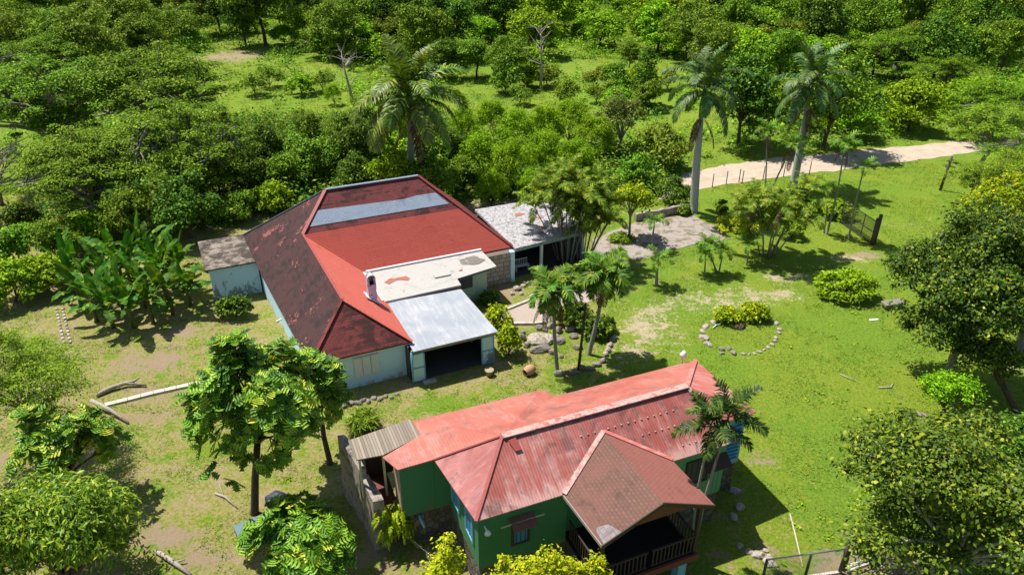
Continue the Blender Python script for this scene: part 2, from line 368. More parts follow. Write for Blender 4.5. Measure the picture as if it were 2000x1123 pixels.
class MB:
    def __init__(s, off=(0, 0, 0)):
        s.v = []; s.f = []; s.off = Vector(off); s.sm = []

    def add(s, vs, fs, smooth=False):
        b = len(s.v); s.v += [tuple(Vector(v) - s.off) for v in vs]; s.f += [tuple(b + i for i in f) for f in fs]; s.sm += [smooth] * len(fs)
        return s

    def box(s, x0, x1, y0, y1, z0, z1):
        return s.prism([(x0, y0), (x1, y0), (x1, y1), (x0, y1)], z0, z1)

    def prism(s, poly, z0, z1):
        a = sum(poly[i][0] * poly[(i + 1) % len(poly)][1] - poly[(i + 1) % len(poly)][0] * poly[i][1] for i in range(len(poly)))
        if a < 0: poly = poly[::-1]
        n = len(poly)
        vs = [(x, y, z0) for x, y in poly] + [(x, y, z1) for x, y in poly]
        return s.add(vs, [tuple(range(n - 1, -1, -1)), tuple(range(n, 2 * n))] + [(i, (i + 1) % n, n + (i + 1) % n, n + i) for i in range(n)])

    def slab(s, pts, th=.07):
        """a sheet: top polygon given in 3D, thickness straight down"""
        a = sum(pts[i][0] * pts[(i + 1) % len(pts)][1] - pts[(i + 1) % len(pts)][0] * pts[i][1] for i in range(len(pts)))
        if a < 0: pts = pts[::-1]
        n = len(pts)
        vs = [(p[0], p[1], p[2] - th) for p in pts] + [tuple(p) for p in pts]
        top = [(n + 0, n + i, n + i + 1) for i in range(1, n - 1)] if n > 3 else [(n, n + 1, n + 2)]
        bot = [(0, i + 1, i) for i in range(1, n - 1)]
        return s.add(vs, top + bot + [(i, (i + 1) % n, n + (i + 1) % n, n + i) for i in range(n)])

    def bar(s, p, q, wd=.1, ht=.1, up=(0, 0, 1)):
        p, q = Vector(p), Vector(q); d = (q - p).normalized(); u = Vector(up)
        if abs(d.dot(u)) > .98: u = Vector((1, 0, 0))
        r = d.cross(u).normalized() * wd / 2; t = r.cross(d).normalized() * ht / 2
        vs = [p - r - t, p + r - t, p + r + t, p - r + t, q - r - t, q + r - t, q + r + t, q - r + t]
        return s.add(vs, [(0, 3, 2, 1), (4, 5, 6, 7), (0, 1, 5, 4), (1, 2, 6, 5), (2, 3, 7, 6), (3, 0, 4, 7)][::1])

    def tube(s, path, radii, n=8, cap=True):
        path = [Vector(p) for p in path]; vs = []; fs = []
        prev = None
        for i, p in enumerate(path):
            d = (path[min(i + 1, len(path) - 1)] - path[max(i - 1, 0)]).normalized()
            if prev is None:
                a = d.cross(Vector((.31, .95, .02))).normalized()
            else:
                a = (prev - d * prev.dot(d)).normalized()
            prev = a; b = d.cross(a)
            r = radii[i] if hasattr(radii, '__len__') else radii
            vs += [p + (a * math.cos(2 * PI * k / n) + b * math.sin(2 * PI * k / n)) * r for k in range(n)]
        m = len(path)
        for i in range(m - 1):
            for k in range(n):
                fs.append((i * n + k, i * n + (k + 1) % n, (i + 1) * n + (k + 1) % n, (i + 1) * n + k))
        if cap: fs += [tuple(range(n - 1, -1, -1)), tuple(range((m - 1) * n, m * n))]
        return s.add(vs, fs, True)

    def build(s, name, mat, parent=None):
        me = bpy.data.meshes.new(name); me.from_pydata(s.v, [], s.f); me.materials.append(mat)
        me.polygons.foreach_set('use_smooth', s.sm); me.update()
        return link_mesh(name, me, parent)


def tag(o, label, cat, group=None, kind=None):
    if label: o['label'] = label
    if cat: o['category'] = cat
    if group: o['group'] = group
    if kind: o['kind'] = kind
    return o


def empty(name, loc, rz=0.0, label=None, cat=None, group=None):
    o = bpy.data.objects.new(name, None); COL.objects.link(o); o.location = loc; o.rotation_euler = (0, 0, rz)
    o.empty_display_size = .3
    return tag(o, label, cat, group)


def structure(o): o['kind'] = 'structure'; return o


ORD = ['first', 'second', 'third', 'fourth', 'fifth', 'sixth', 'seventh', 'eighth', 'ninth', 'tenth', 'eleventh', 'twelfth', 'thirteenth', 'fourteenth', 'fifteenth', 'sixteenth', 'seventeenth', 'eighteenth', 'nineteenth', 'twentieth'] + \
      ['twenty-' + x for x in ('first', 'second', 'third', 'fourth', 'fifth', 'sixth', 'seventh', 'eighth', 'ninth')] + ['thirtieth'] + \
      ['thirty-' + x for x in ('first', 'second', 'third', 'fourth', 'fifth', 'sixth', 'seventh', 'eighth', 'ninth')] + ['fortieth'] + ['forty-' + x for x in ('first', 'second', 'third', 'fourth', 'fifth')]


# ------------------------------------------------------------------ ground
def blobs(X, Y, items):
    out = np.zeros_like(X)
    for px, py, rx, ry, st in items:
        c = at(px, py)
        out = np.maximum(out, st * np.exp(-(((X - c.x) / rx) ** 2 + ((Y - c.y) / ry) ** 2)))
    return out


def make_ground():
    def axis(a, b, step, far, n):
        core = np.arange(a, b + 1e-6, step)
        g = np.cumsum(step * 1.22 ** np.arange(1, n + 1))
        return np.concatenate([(a - g)[::-1], core, b + g])
    xs = axis(-48, 60, .6, 0, 36); ys = axis(10, 105, .6, 0, 36)
    X, Y = np.meshgrid(xs, ys)
    Z = np.zeros_like(X)
    far = np.clip((Y - 150) / 200, 0, 1.0)
    Z += far ** 1.5 * 10
    V = np.stack([X, Y, Z], -1).reshape(-1, 3)
    nx, ny = len(xs), len(ys)
    i = np.arange(ny - 1)[:, None] * nx + np.arange(nx - 1)[None]
    F = np.stack([i, i + 1, i + nx + 1, i + nx], -1).reshape(-1, 4)
    me = np_mesh('ground', V, F, M['ground'], True)
    dirt = blobs(X, Y, [(300, 710, 4.5, 2.6, .62), (365, 650, 3, 1.6, .55), (230, 640, 4, 1.6, .35), (150, 690, 3, 1.5, .36), (310, 770, 3, 1.3, .55),
                        (270, 815, 4, .8, .55), (320, 1050, 2.2, 1.2, .75), (370, 1095, 2.0, 1.0, .7), (60, 880, 2.5, 2, .5), (750, 1075, 2.0, 1.4, .62), (690, 1090, 1.5, 1.2, .5),
                        (1730, 1110, 3.0, 1.4, .95), (1690, 1118, 2.5, .7, .9), (1000, 560, 2.2, 1.0, .75), (985, 575, 2, .9, .7), (1500, 900, 1.2, .8, .5),
                        (1460, 1080, 3, .8, .4), (590, 640, 3, 1, .4), (1690, 500, 1.9, .9, .85), (1860, 790, 2, 1, .3), (1960, 720, 3, 1.5, .45), (455, 110, 8, 9, .80), (560, 235, 4, 2, .6), (440, 185, 4, 2, .4), (800, 770, 3, .6, .3)])
    mead = np.clip((22 - X) / 24, 0, 1) * .50 + .09
    mead = np.maximum(mead, blobs(X, Y, [(400, 650, 9, 6, .6), (300, 900, 9, 5, .52), (900, 790, 9, 2, .55), (1300, 640, 6, 5, .5), (1090, 640, 4, 3, .5), (1700, 440, 10, 3, .3)]))
    mead -= blobs(X, Y, [(1600, 740, 9, 6, .5), (1480, 700, 6, 4, .35), (880, 790, 2, .8, .5), (440, 860, 2, 1.5, .3)])
    k_ = np.clip((Y - 62) / 16, 0, 1); mead = mead * (1 - k_) + k_ * (.20 + .14 * np.sin(X * .13) * np.sin(Y * .11))
    sand = blobs(X, Y, [(1265, 640, 2.4, 3.6, .62), (1290, 610, 3.2, 1.8, .58), (1390, 590, 5, 1.6, .56), (1490, 575, 4.5, 1.5, .58), (1550, 540, 3.5, 1.2, .5), (1240, 690, 2, 1.6, .5), (1440, 610, 2, 1, .5),
                        (1660, 505, 2.6, 1.1, .62), (930, 400, 8, 1.2, .75), (1010, 395, 8, 1.2, .7)])
    for n, rows in (('mask', (dirt, mead, sand)),):
        at_ = me.color_attributes.new(n, 'FLOAT_COLOR', 'POINT')
        C = np.stack([rows[0].ravel(), rows[1].ravel(), rows[2].ravel(), np.ones(X.size)], -1).astype(np.float32)
        at_.data.foreach_set('color', C.ravel())
    structure(link_mesh('ground', me))
    return dirt, sand, X, Y


DIRT, SAND, GX, GY = make_ground()


def flat_poly(name, pts, mat, z, th=.02):
    m = MB(); P = [(p.x, p.y) for p in pts]
    import bmesh
    bm = bmesh.new(); vs = [bm.verts.new((x, y, z)) for x, y in P]
    f = bm.faces.new(vs); f.normal_update()
    if f.normal.z < 0: f.normal_flip()
    r = bmesh.ops.extrude_face_region(bm, geom=[f]); 
    bmesh.ops.translate(bm, vec=(0, 0, -th), verts=[v for v in r['geom'] if isinstance(v, bmesh.types.BMVert)])
    bmesh.ops.recalc_face_normals(bm, faces=bm.faces); bmesh.ops.triangulate(bm, faces=bm.faces)
    me = bpy.data.meshes.new(name); bm.to_mesh(me); bm.free(); me.materials.append(mat)
    return structure(link_mesh(name, me))


def wobble(pts, seg=.8, amp=.12, seed=1, closed=True):
    r = random.Random(seed); out = []
    n = len(pts)
    for i in range(n if closed else n - 1):
        a, b = pts[i], pts[(i + 1) % n]; k = max(1, int((b - a).length / seg))
        for j in range(k):
            q = a.lerp(b, j / k); out.append(q + Vector((r.uniform(-amp, amp), r.uniform(-amp, amp), 0)))
    return out


up = [(1300, 350), (1340, 340), (1380, 329), (1440, 319), (1510, 310), (1580, 304), (1660, 296), (1740, 289), (1830, 281), (1900, 272), (1960, 263), (2040, 250)]
lo = [(2080, 272), (1960, 291), (1880, 300), (1800, 312), (1730, 320), (1640, 333), (1560, 343), (1500, 349), (1440, 357), (1390, 366), (1345, 380), (1290, 392)]
flat_poly('dirt_road', wobble([at(*p) for p in up + lo], 1.0, .30, 3), M['sand'], .028)
flat_poly('patio', wobble([at(*p) for p in [(1196, 452), (1240, 436), (1300, 426), (1352, 420), (1390, 441), (1428, 468), (1380, 474), (1318, 487), (1258, 510), (1205, 506), (1152, 500), (1160, 470)]], .7, .16, 5), M['patio'], .035)
flat_poly('garden_path', wobble([at(*p) for p in [(968, 618), (1010, 600), (1050, 584), (1080, 568), (1128, 562), (1203, 573), (1150, 590), (1100, 612), (1077, 628), (1030, 632), (996, 636)]], .6, .05, 6), M['path'], .035)

# ------------------------------------------------------------------ foliage
def unit(a): return a / np.maximum(np.linalg.norm(a, axis=-1, keepdims=True), 1e-9)


def leaf_cloud(rng, cen, rad, n_per, L, W, up=.5, droop=.25, inner=.45):
    """leaf quads over the shells of many clumps; cen (N,3), rad (N,3)"""
    N = len(cen); k = n_per
    d = rng.normal(size=(N, k, 3)); d = unit(d); d[..., 2] = np.where(d[..., 2] < -.35, -d[..., 2], d[..., 2])
    r = (inner + (1 - inner) * rng.random((N, k, 1)) ** .5) * (1 + .28 * rng.normal(size=(N, k, 1)))
    p = cen[:, None] + d * rad[:, None] * r
    nrm = unit(d * .55 + np.array([0, 0, up * 1.35]) + rng.normal(size=(N, k, 3)) * .42)
    t = rng.normal(size=(N, k, 3)) + d * .9; t = t - nrm * (t * nrm).sum(-1, keepdims=True); t = unit(t)
    t[..., 2] -= droop; t = unit(t)
    b = unit(np.cross(nrm, t))
    s = (.5 + 1.0 * rng.random((N, k, 1)) ** 1.3)
    l, w_ = L * s, W * s
    q = np.stack([p, p + t * l * .45 + b * w_ * .5 + nrm * w_ * .12, p + t * l, p + t * l * .45 - b * w_ * .5 + nrm * w_ * .12], 2)
    V = q.reshape(-1, 3); F = np.arange(len(V)).reshape(-1, 4)
    return V, F


def clumps(rng, kind, n, H, base, R, cr, flat=1.0):
    if kind == 'round':
        d = unit(rng.normal(size=(n, 3))); d[:, 2] = np.where(d[:, 2] < -.5, -d[:, 2], d[:, 2])
        f = rng.random((n, 1)) ** .4
        zc = (H + base) / 2
        c = d * f * np.array([R - cr * .6, R - cr * .6, (H - base) / 2 - cr * .5]); c[:, 2] += zc
    elif kind == 'flat':
        a = rng.random(n) * 2 * PI; r = R * np.sqrt(rng.random(n))
        z = H - (r / R) ** 2 * (H - base) * .75 - rng.random(n) ** 2 * (H - base) * .45
        c = np.stack([r * np.cos(a), r * np.sin(a), z], -1)
    elif kind == 'dome':
        a = rng.random(n) * 2 * PI; r = R * np.sqrt(rng.random(n)) * .92
        z = base + (H - base) * np.sqrt(np.clip(1 - (r / R) ** 2, 0, 1)) * (.45 + .55 * rng.random(n) ** .5)
        c = np.stack([r * np.cos(a), r * np.sin(a), z], -1)
    elif kind == 'jungle':
        k = max(5, int(R * 1.6)); a = np.arange(k) * 2.4 + rng.random() * 6; q = np.sqrt((np.arange(k) + .3) / k) * R * .68
        hz = H - base
        lc = np.stack([q * np.cos(a), q * np.sin(a), base + hz * np.clip(.66 - .40 * (q / R) ** 1.4 + .10 * rng.normal(size=k), .2, .75)], -1)
        lr = np.stack([R * (.32 + .16 * rng.random(k))] * 2 + [hz * (.24 + .10 * rng.random(k))], -1)
        w_ = rng.integers(0, k, n); d = unit(rng.normal(size=(n, 3))); d[:, 2] = np.where((d[:, 2] < -.2) & (rng.random(n) < .6), -d[:, 2], d[:, 2])
        c = lc[w_] + d * lr[w_] * (.62 + .38 * rng.random((n, 1))); c[:, 2] = np.clip(c[:, 2], base * .7 + cr * .3, H)
    elif kind == 'column':
        a = rng.random(n) * 2 * PI; r = R * np.sqrt(rng.random(n)); z = base + (H - base) * rng.random(n)
        r *= np.clip(1.15 - ((z - base) / (H - base)) * .7, .2, 1)
        c = np.stack([r * np.cos(a), r * np.sin(a), z], -1)
    rad = cr * (.40 + 1.1 * rng.random((n, 1)) ** 1.3) * np.array([1, 1, flat])
    return c, rad


PROTO = {}


def proto(key, kind, leafmat, barkmat, H, base, R, n, cr, flat, n_per, L, W, seed, fork=.35, r0=.22, limbs=10, up=.5, droop=.25, twig=0, lean=.3, cat='tree', inner=.45):
    rng = np.random.default_rng(seed); rr = random.Random(seed)
    c, rad = clumps(rng, kind, n, H, base, R, cr, flat)
    V, F = leaf_cloud(rng, c, rad, n_per, L, W, up, droop, inner)
    crown = np_mesh('crown', V, F, L_[leafmat])
    tb = MB()
    fk = Vector((rr.uniform(-lean, lean), rr.uniform(-lean, lean), max(.15, H * fork)))
    tb.tube([(0, 0, -.15), (0, 0, .05), fk * .5 + Vector((rr.uniform(-.15, .15), rr.uniform(-.15, .15), 0)), fk], [r0 * 1.5, r0 * 1.15, r0 * .95, r0 * .85], 8)
    idx = list(range(n)); rr.shuffle(idx)
    mains = []
    for i in idx[:limbs]:
        e = Vector(c[i]); mid = fk.lerp(e, .5) + Vector((rr.uniform(-.1, .1) * R, rr.uniform(-.1, .1) * R, (.18 if kind != 'flat' else .10) * (e - fk).length * .6))
        q = fk.lerp(mid, .5) + Vector((0, 0, .05 * R)); q2 = mid.lerp(e, .5) + Vector((rr.uniform(-.06, .06) * R, rr.uniform(-.06, .06) * R, .02 * R))
        tb.tube([fk - Vector((0, 0, r0 * .5)), q, mid, q2, e], [r0 * .62, r0 * .45, r0 * .33, r0 * .22, r0 * .08], 6, False); mains.append((mid, q2))
    for i in idx[limbs:limbs + twig]:
        e = Vector(c[i]); s_ = min((m for a in mains for m in a), key=lambda m: (m - e).length)
        m = s_.lerp(e, .5) + Vector((rr.uniform(-.05, .05) * R, rr.uniform(-.05, .05) * R, .03 * R))
        tb.tube([s_, m, e + Vector((0, 0, cr * .4))], [r0 * .22, r0 * .14, r0 * .04], 5, False)
    tm = tb.build('trunk', B_[barkmat]); tme = tm.data; bpy.data.objects.remove(tm)
    PROTO[key] = dict(crown=crown, trunk=tme, H=H, hc=(H + base) / 2, R=R, cat=cat)


for v in (0, 1, 2):
    sd_ = 11 + v * 7
    proto(f'mid{v}', 'jungle', 'mid', 'brown', 8 + v, .5, 5.0, 95, 1.05, .75, 150, .36, .21, sd_, .3, twig=14, inner=.6)
    proto(f'dark{v}', 'jungle', 'dark', 'brown', 9 + v, .4, 5.0, 90, 1.1, .85, 150, .38, .23, sd_ + 1, .3, twig=10, inner=.6)
    proto(f'olive{v}', 'jungle', 'olive', 'grey', 8 + v, .8, 5.0, 95, .95, .7, 140, .32, .18, sd_ + 2, .3, twig=30, inner=.6)
    proto(f'light{v}', 'jungle', 'light', 'brown', 6.5 + v, .2, 4.6, 85, .95, .75, 130, .40, .25, sd_ + 3, .3, twig=10, inner=.6)
for v in (0, 1):
    sd_ = 71 + v * 5
    proto(f'rain{v}', 'jungle', 'rain', 'grey', 12.5, 2.0, 10.0, 210, 1.15, .42, 210, .30, .15, sd_, .26, .6, 26, 1.0, .05, 110, 1.2, inner=.5)
    proto(f'bush{v}', 'jungle', 'mid', 'brown', 5.0, .3, 3.0, 60, .72, .8, 140, .28, .16, sd_ + 1, .12, .12, 8, twig=6, inner=.6)
    proto(f'darkbush{v}', 'jungle', 'dark', 'brown', 4.6, .2, 3.0, 60, .72, .8, 140, .28, .17, sd_ + 2, .12, .12, 8, twig=6)
    proto(f'feath{v}', 'dome', 'vine', 'brown', 6.0, .3, 2.7, 70, .62, 1.15, 210, .24, .08, sd_ + 3, .1, .08, 12, .3, .5, 12)
    proto(f'lightbush{v}', 'dome', 'light', 'brown', 3.6, .1, 2.8, 56, .62, .75, 120, .32, .20, sd_ + 4, .12, .1, 6)
proto('airy', 'jungle', 'feather', 'pale', 11, 2.5, 6.5, 150, 1.0, .45, 190, .26, .11, 91, .3, .32, 24, 1.0, .05, 80, 1.2, inner=.5)
proto('column', 'column', 'dark', 'brown', 11, .3, 2.6, 46, 1.0, 1.0, 120, .38, .24, 5, .5, .2, 6)
proto('greytree', 'round', 'grey', 'pale', 9.5, 1.2, 4.3, 56, 1.0, .9, 130, .30, .20, 6, .25, .2, 16, twig=20)
proto('oliveshrub', 'dome', 'olive', 'grey', 3.6, .1, 2.4, 30, .7, .8, 110, .28, .17, 8, .1, .08, 8, twig=8)
proto('yeltree', 'round', 'yelgreen', 'grey', 5.0, 2.0, 2.3, 30, .75, .75, 120, .28, .17, 9, .4, .13, 10, twig=8)


def tree(key, cx, cy, sc, label, name=None, group=None, rz=None, by='crown', cat=None, stretch=1.0, z=0):
    """stand a tree so that its crown's middle (or its foot) is over the given spot"""
    p = PROTO[key]
    g = at(cx, cy, p['hc'] * sc * stretch) if by == 'crown' else at(cx, cy)
    if g.y > 150 and by == 'crown': g.z = 0
    rr = random.Random(int(cx * 7 + cy * 13))
    gz = max(0, min(1, (g.y - 150) / 200)) ** 1.5 * 10
    o = empty(name or ('shrub' if p['cat'] == 'shrub' or p['H'] * sc < 4 else 'tree'), (g.x, g.y, gz), rz if rz is not None else rr.uniform(0, 6.28), label, cat or p['cat'], group)
    o.scale = (sc * rr.uniform(.93, 1.07), sc * rr.uniform(.93, 1.07), sc * stretch)
    for part in ('trunk', 'crown'):
        c = bpy.data.objects.new(part, p[part]); COL.objects.link(c); c.parent = o
    return o


# ---- far woodland, row by row
WORD = {'d': ('dark', 'dark rounded tree'), 'm': ('mid', 'mid green tree'), 'o': ('olive', 'olive green tree'), 'l': ('light', 'bright light green tree'), 'r': ('rain', 'wide flat-topped tree'), 'b': ('darkbush', 'low dark bush'), 'f': ('lightbush', 'low bright green bush'), 'g': ('bush', 'rounded green bush'), 's': ('oliveshrub', 'pale olive scrub bush')}


def row(desc, y, x0, step, types, jit=9, sc=1.0, ybend=None):
    rr = random.Random(len(types) * 31 + int(y) + int(x0))
    spots = []
    for i, ch in enumerate(types):
        x = x0 + i * step + rr.uniform(-jit, jit); yy = y + rr.uniform(-6, 6) + (ybend(x) if ybend else 0)
        if ch != '.': spots.append((x, yy, ch))
    spots.sort()
    for k, (x, yy, ch) in enumerate(spots):
        key, words = WORD[ch]
        s_ = sc * rr.uniform(.9, 1.2) * (1.38 if ch in 'dmolr' else 1.15)
        nv = 3 if key in ('mid', 'dark', 'olive', 'light') else (2 if f'{key}1' in PROTO else 0)
        kk = f'{key}{rr.randrange(nv)}' if nv else key
        if ch == 'r': s_ *= .62
        tree(kk, x, yy, s_, f'{words}, {ORD[k]} from the left in the {desc}', 'woodland_tree' if ch not in 'bfgs' else 'woodland_bush', f'trees and bushes in the {desc}', stretch=rr.uniform(.75, 1.25) if ch in 'dmol' else 1.0, cat='tree' if ch not in 'bfgs' else 'bush')


row('topmost woodland row', -14, -20, 52, 'dddmddddmdmmdmdmmdllmlllmlldmlomdmmmdmdm', 12, 1.0)
row('second woodland row', 18, 0, 54, 'dmomoomod..dlmlmdldlllblllmmdmomlmdmm', 14, .85)
row('third woodland row', 54, -10, 52, 'omomoomo..f.lomdldlfl.flblmomlmdmmlmmd', 14, .72)
row('woodland row left of brown clearing', 92, -10, 60, 'oomooom', 10, .72)
row('row behind the right royal palm', 108, 1400, 62, 'olmlmmrdm', 10, .68)
row('dark grove above the meadow', 118, 870, 56, 'dmml', 8, .55)
row('upper bush row above dirt road', 196, 1450, 56, 'dglmfglfll', 9, .62)
row('verge row along the dirt road', 244, 1575, 50, 'gflfffl', 8, .42, lambda x: -(x - 1575) * .11)
row('scrub right of the brown clearing', 100, 560, 36, 'fsffsf', 8, .9, lambda x: (x - 560) * .18 - 30)
row('scrub below the brown clearing', 160, 500, 45, 's.fs', 8, .8)
row('scrub around the dead meadow tree', 155, 990, 44, 'gfs.sgfs', 8, .75)
row('lower meadow scrub row', 186, 1010, 50, 's.gsfg', 8, .6)
row('row behind the left royal palm', 66, 640, 60, 'olom', 10, .62)

for a in [('olive1', 830, 75, .85, 'large olive tree standing behind the left royal palm, beside the dark grove'),
          ('feath1', 650, 185, .5, 'thin green tree with bare limbs in the meadow left of the left royal palm'),
          ('dark2', 472, 38, .95, 'dark tree overhanging the top of the brown clearing'),
          ('olive0', 1475, 90, .9, 'olive yellow round tree between the two right royal palms'),
          ('light1', 1262, 50, .85, 'bright green jungle tree at the top of the meadow strip'),
          ('light0', 1320, 85, .8, 'bright green tree just left of the tall middle royal palm'),
          ('olive2', 1230, 110, .6, 'yellowish bush-like tree at the upper edge of the meadow'),
          ]:
    tree(*a, 'tree')
tree('column', 1262, 150, .72, 'dark ivy-covered tree standing alone in the meadow left of the middle royal palm', 'ivy_tree')
tree('column', 1975, 45, 1.0, 'dark column of ivy on a trunk at the top right', 'ivy_tree')
tree('column', 985, 30, 1.0, 'dark vine-draped column rising from the far woodland, top middle', 'ivy_tree')
tree('oliveshrub', 522, 150, .95, 'pale grey-green scrub bush standing on the brown clearing', 'scrub_bush', cat='bush')

# ---- big spreading trees on the left
for a in [('rain0', 290, 175, 1.0, 'huge spreading tree with grey limbs, the tallest left of the house'),
          ('rain1', 95, 215, .95, 'huge spreading tree at the left edge below the far woodland'),
          ('rain1', 350, 290, .78, 'spreading tree whose long bare limbs show left of the red roof'),
          ('rain0', 175, 330, .72, 'lower spreading tree left of centre of the big tree group, above the bananas'),
          ('rain1', 90, 130, .75, 'flat-topped spreading tree at the far left behind the big ones'),
          ('rain0', 1945, 205, .62, 'spreading tree with pale limbs overhanging the dirt road at the right'),
          ('rain1', 2035, 315, .50, 'spreading tree cut by the right edge below the dirt road'),
          ('rain0', 1850, 140, .55, 'spreading tree behind the dirt road bend at the right')]:
    tree(*a, 'spreading_tree')

for a in [('airy', 1935, 245, .75, 'tall airy yellow-green tree overhanging the end of the dirt track'), ('airy', 1995, 335, .62, 'airy yellow-green tree at the right edge below the end of the dirt track'), ('airy', 1905, 345, .42, 'small airy tree at the right end of the upper lawn')]:
    tree(*a, 'spreading_tree')

# ---- dark belt of trees behind the house
for a in [('mid0', 270, 420, .60, 'green tree behind the left end of the banana clump'),
          ('dark0', 360, 405, .62, 'dark tree between the bananas and the old lean-to'),
          ('mid2', 420, 345, .55, 'mid green tree left of the red roof ridge'),
          ('dark1', 520, 300, .60, 'dark tree in the belt behind the house, left of the roof ridge'),
          ('olive0', 600, 250, .55, 'olive tree in the belt behind the house, below the brown clearing'),
          ('mid1', 610, 310, .62, 'mid green tree directly behind the left end of the roof ridge'),
          ('dark2', 690, 290, .60, 'dark tree directly behind the middle of the roof ridge'),
          ('olive1', 700, 235, .55, 'olive tree left of the left royal palm trunk'),
          ('dark0', 880, 300, .58, 'dark tree right of the left royal palm trunk'),
          ('mid0', 905, 340, .45, 'mid green tree just behind the right end of the red roof')]:
    tree(*a, 'tree')
tree('bush0', 470, 400, .62, 'bush with yellow-green leaves behind the dark roof slope, left one of a pair', 'yellow_green_bush', cat='bush')
tree('lightbush1', 530, 385, .75, 'bush with yellow-green leaves behind the dark roof slope, right one of a pair', 'yellow_green_bush', cat='bush')
tree('bush1', 850, 315, .95, 'pale broad-leaved bush behind the right end of the roof ridge', 'bush', cat='bush')
tree('lightbush1', 765, 300, 1.15, 'pale broad-leaved bush at the foot of the left royal palm', 'bush', cat='bush')
for a in [('dark1', 470, 345, .55, 'dark tree at the left of the dark belt behind the brown roof slope'), ('mid0', 560, 340, .52, 'mid green tree touching the back of the brown roof slope'),
          ('olive2', 655, 262, .45, 'olive tree in the second line of the belt behind the ridge'), ('dark0', 745, 275, .5, 'dark tree in the belt behind the ridge, just left of the palm trunk'),
          ('mid2', 850, 275, .48, 'mid green tree in the belt behind the ridge, just right of the palm trunk'), ('light2', 655, 320, .42, 'bright light green bushy tree against the back of the roof ridge'),
          ('mid1', 790, 345, .40, 'mid green bushy tree against the right end of the roof ridge')]:
    tree(*a, 'tree')
for key, x, y, s_, st, lab in [('light1', 775, 420, .62, 1.3, 'bright leafy tree behind the ridge, left of the left royal palm trunk'), ('mid0', 838, 418, .58, 1.2, 'mid green leafy tree behind the ridge, right of the left royal palm trunk'), ('dark1', 705, 425, .5, 1.2, 'dark leafy tree rising behind the middle of the blue ridge cap')]:
    tree(key, x, y, s_, lab, 'tree', by='foot', stretch=st)
row('gap row above the dirt road', 85, 1420, 60, 'mlomlmomlm', 12, .6)
row('merged row beside brown clearing', 70, 5, 58, 'mmomdmm', 12, .6)
for i, (x, y, s_) in enumerate([(905, 250, .8), (960, 235, .85), (1010, 260, .9), (1065, 250, .9), (1115, 240, .9), (1160, 270, .85), (940, 310, .95), (1000, 325, .95), (1060, 310, .95), (1120, 320, .85), (960, 370, .6), (1040, 365, .6)]):
    tree(f'feath{i % 2}', x, y, s_, f'feathery green bush in the thicket behind the carport, {ORD[i]} from the back left', 'feathery_bush', 'feathery bushes behind the carport', cat='bush')
tree('greytree', 1212, 235, .78, 'grey-green tree with pale twigs left of the middle royal palm', 'tree')
tree('oliveshrub', 1290, 285, 1.3, 'dry twiggy grey bush right of the grey-green tree', 'dry_bush', cat='bush')
tree('bush1', 1240, 335, .75, 'grey-green bush behind the low patio wall', 'bush', cat='bush')
tree('darkbush1', 1318, 372, .6, 'dark bush at the foot of the middle royal palm', 'bush', cat='bush')
tree('yeltree', 1235, 392, .80, 'yellow-green tree with a bare trunk growing in the patio', 'tree', stretch=1.25)
# left edge growth
for a in [('bush0', 30, 480, .8, 'green bush at the left edge beside the banana clump'),
          ('lightbush0', 85, 535, .8, 'bright bush at the left foot of the banana clump'),
          ('lightbush1', 20, 555, .8, 'bright yellow-flecked bush at the left edge above the lawn'),
          ('darkbush0', 35, 430, .7, 'dark small-leaved bush at the left edge below the dead tree'),
          ('bush1', 110, 470, .75, 'green bush left behind the banana clump'),
          ('lightbush1', 190, 445, .8, 'bright bush right behind the banana clump')]:
    tree(*a, 'bush', cat='bush')

# ================================================================== red-roofed house
A1 = math.radians(25.0)


def house_root(name, az, u0, v0, label, cat):
    c, s = math.cos(az), math.sin(az)
    return empty(name, (u0 * c - v0 * s, u0 * s + v0 * c, 0), az, label, cat), (u0, v0, 0)


H1, O1 = house_root('house', A1, 11.0, 47.0, 'old white-walled house under a large stained red and brown hipped roof', 'house')
A_, B__ = (8.76, 51.6, 7.4), (15.98, 51.65, 7.4)
G, I_, C_, D_, E_ = (3.99, 36.2, 2.6), (10.14, 36.1, 2.6), (21.52, 45.9, 2.6), (21.2, 56.9, 2.6), (2.59, 57.07, 2.6)
W0, W1, V_ = (6.34, 49.05, 5.252), (6.72, 38.74, 5.0), (10.12, 45.95, 2.6)


def part(mb, name, mat, parent): return mb.build(name, mat, parent)


def m1(): return MB(O1)


wl = m1().prism([(4.4, 36.6), (9.75, 36.5), (9.75, 46.3), (21.05, 46.35), (20.8, 56.4), (3.1, 56.4), (3.25, 50)], 0, 2.62)
part(wl, 'wall', M['wallwhite'], H1)
roof = m1().slab([E_, G, W1, W0, A_], .09).build('left_roof_slope', M['sh_left'], H1); tag(roof, 'dark brown stained shingle slope with red flakes', None)
part(m1().slab([G, I_, W1], .09), 'front_roof_hip', M['sh_hip'], H1)
part(m1().slab([W0, V_, C_, B__, A_], .09), 'main_roof_slope', M['sh_top'], H1)
part(m1().slab([W1, I_, V_, W0], .09), 'wing_roof_slope', M['salmon'], H1)
part(m1().slab([B__, C_, D_], .09), 'right_roof_hip', M['capdark'], H1)
part(m1().slab([A_, B__, D_, E_], .09), 'back_roof_slope', M['sh_top'], H1)


def lerp3(a, b, t): return tuple(a[i] + (b[i] - a[i]) * t for i in range(3))


def on_main(u, z): return (u, 45.9 + (z - 2.6) / .8421 + .0, z)


def hipL(z): t = (z - 5.252) / (7.4 - 5.252); return lerp3(W0, A_, t)
def hipR(z): t = (z - 2.6) / 4.8; return lerp3(C_, B__, t)


def upl(p, d=.035): return (p[0], p[1] - d * .4, p[2] + d)


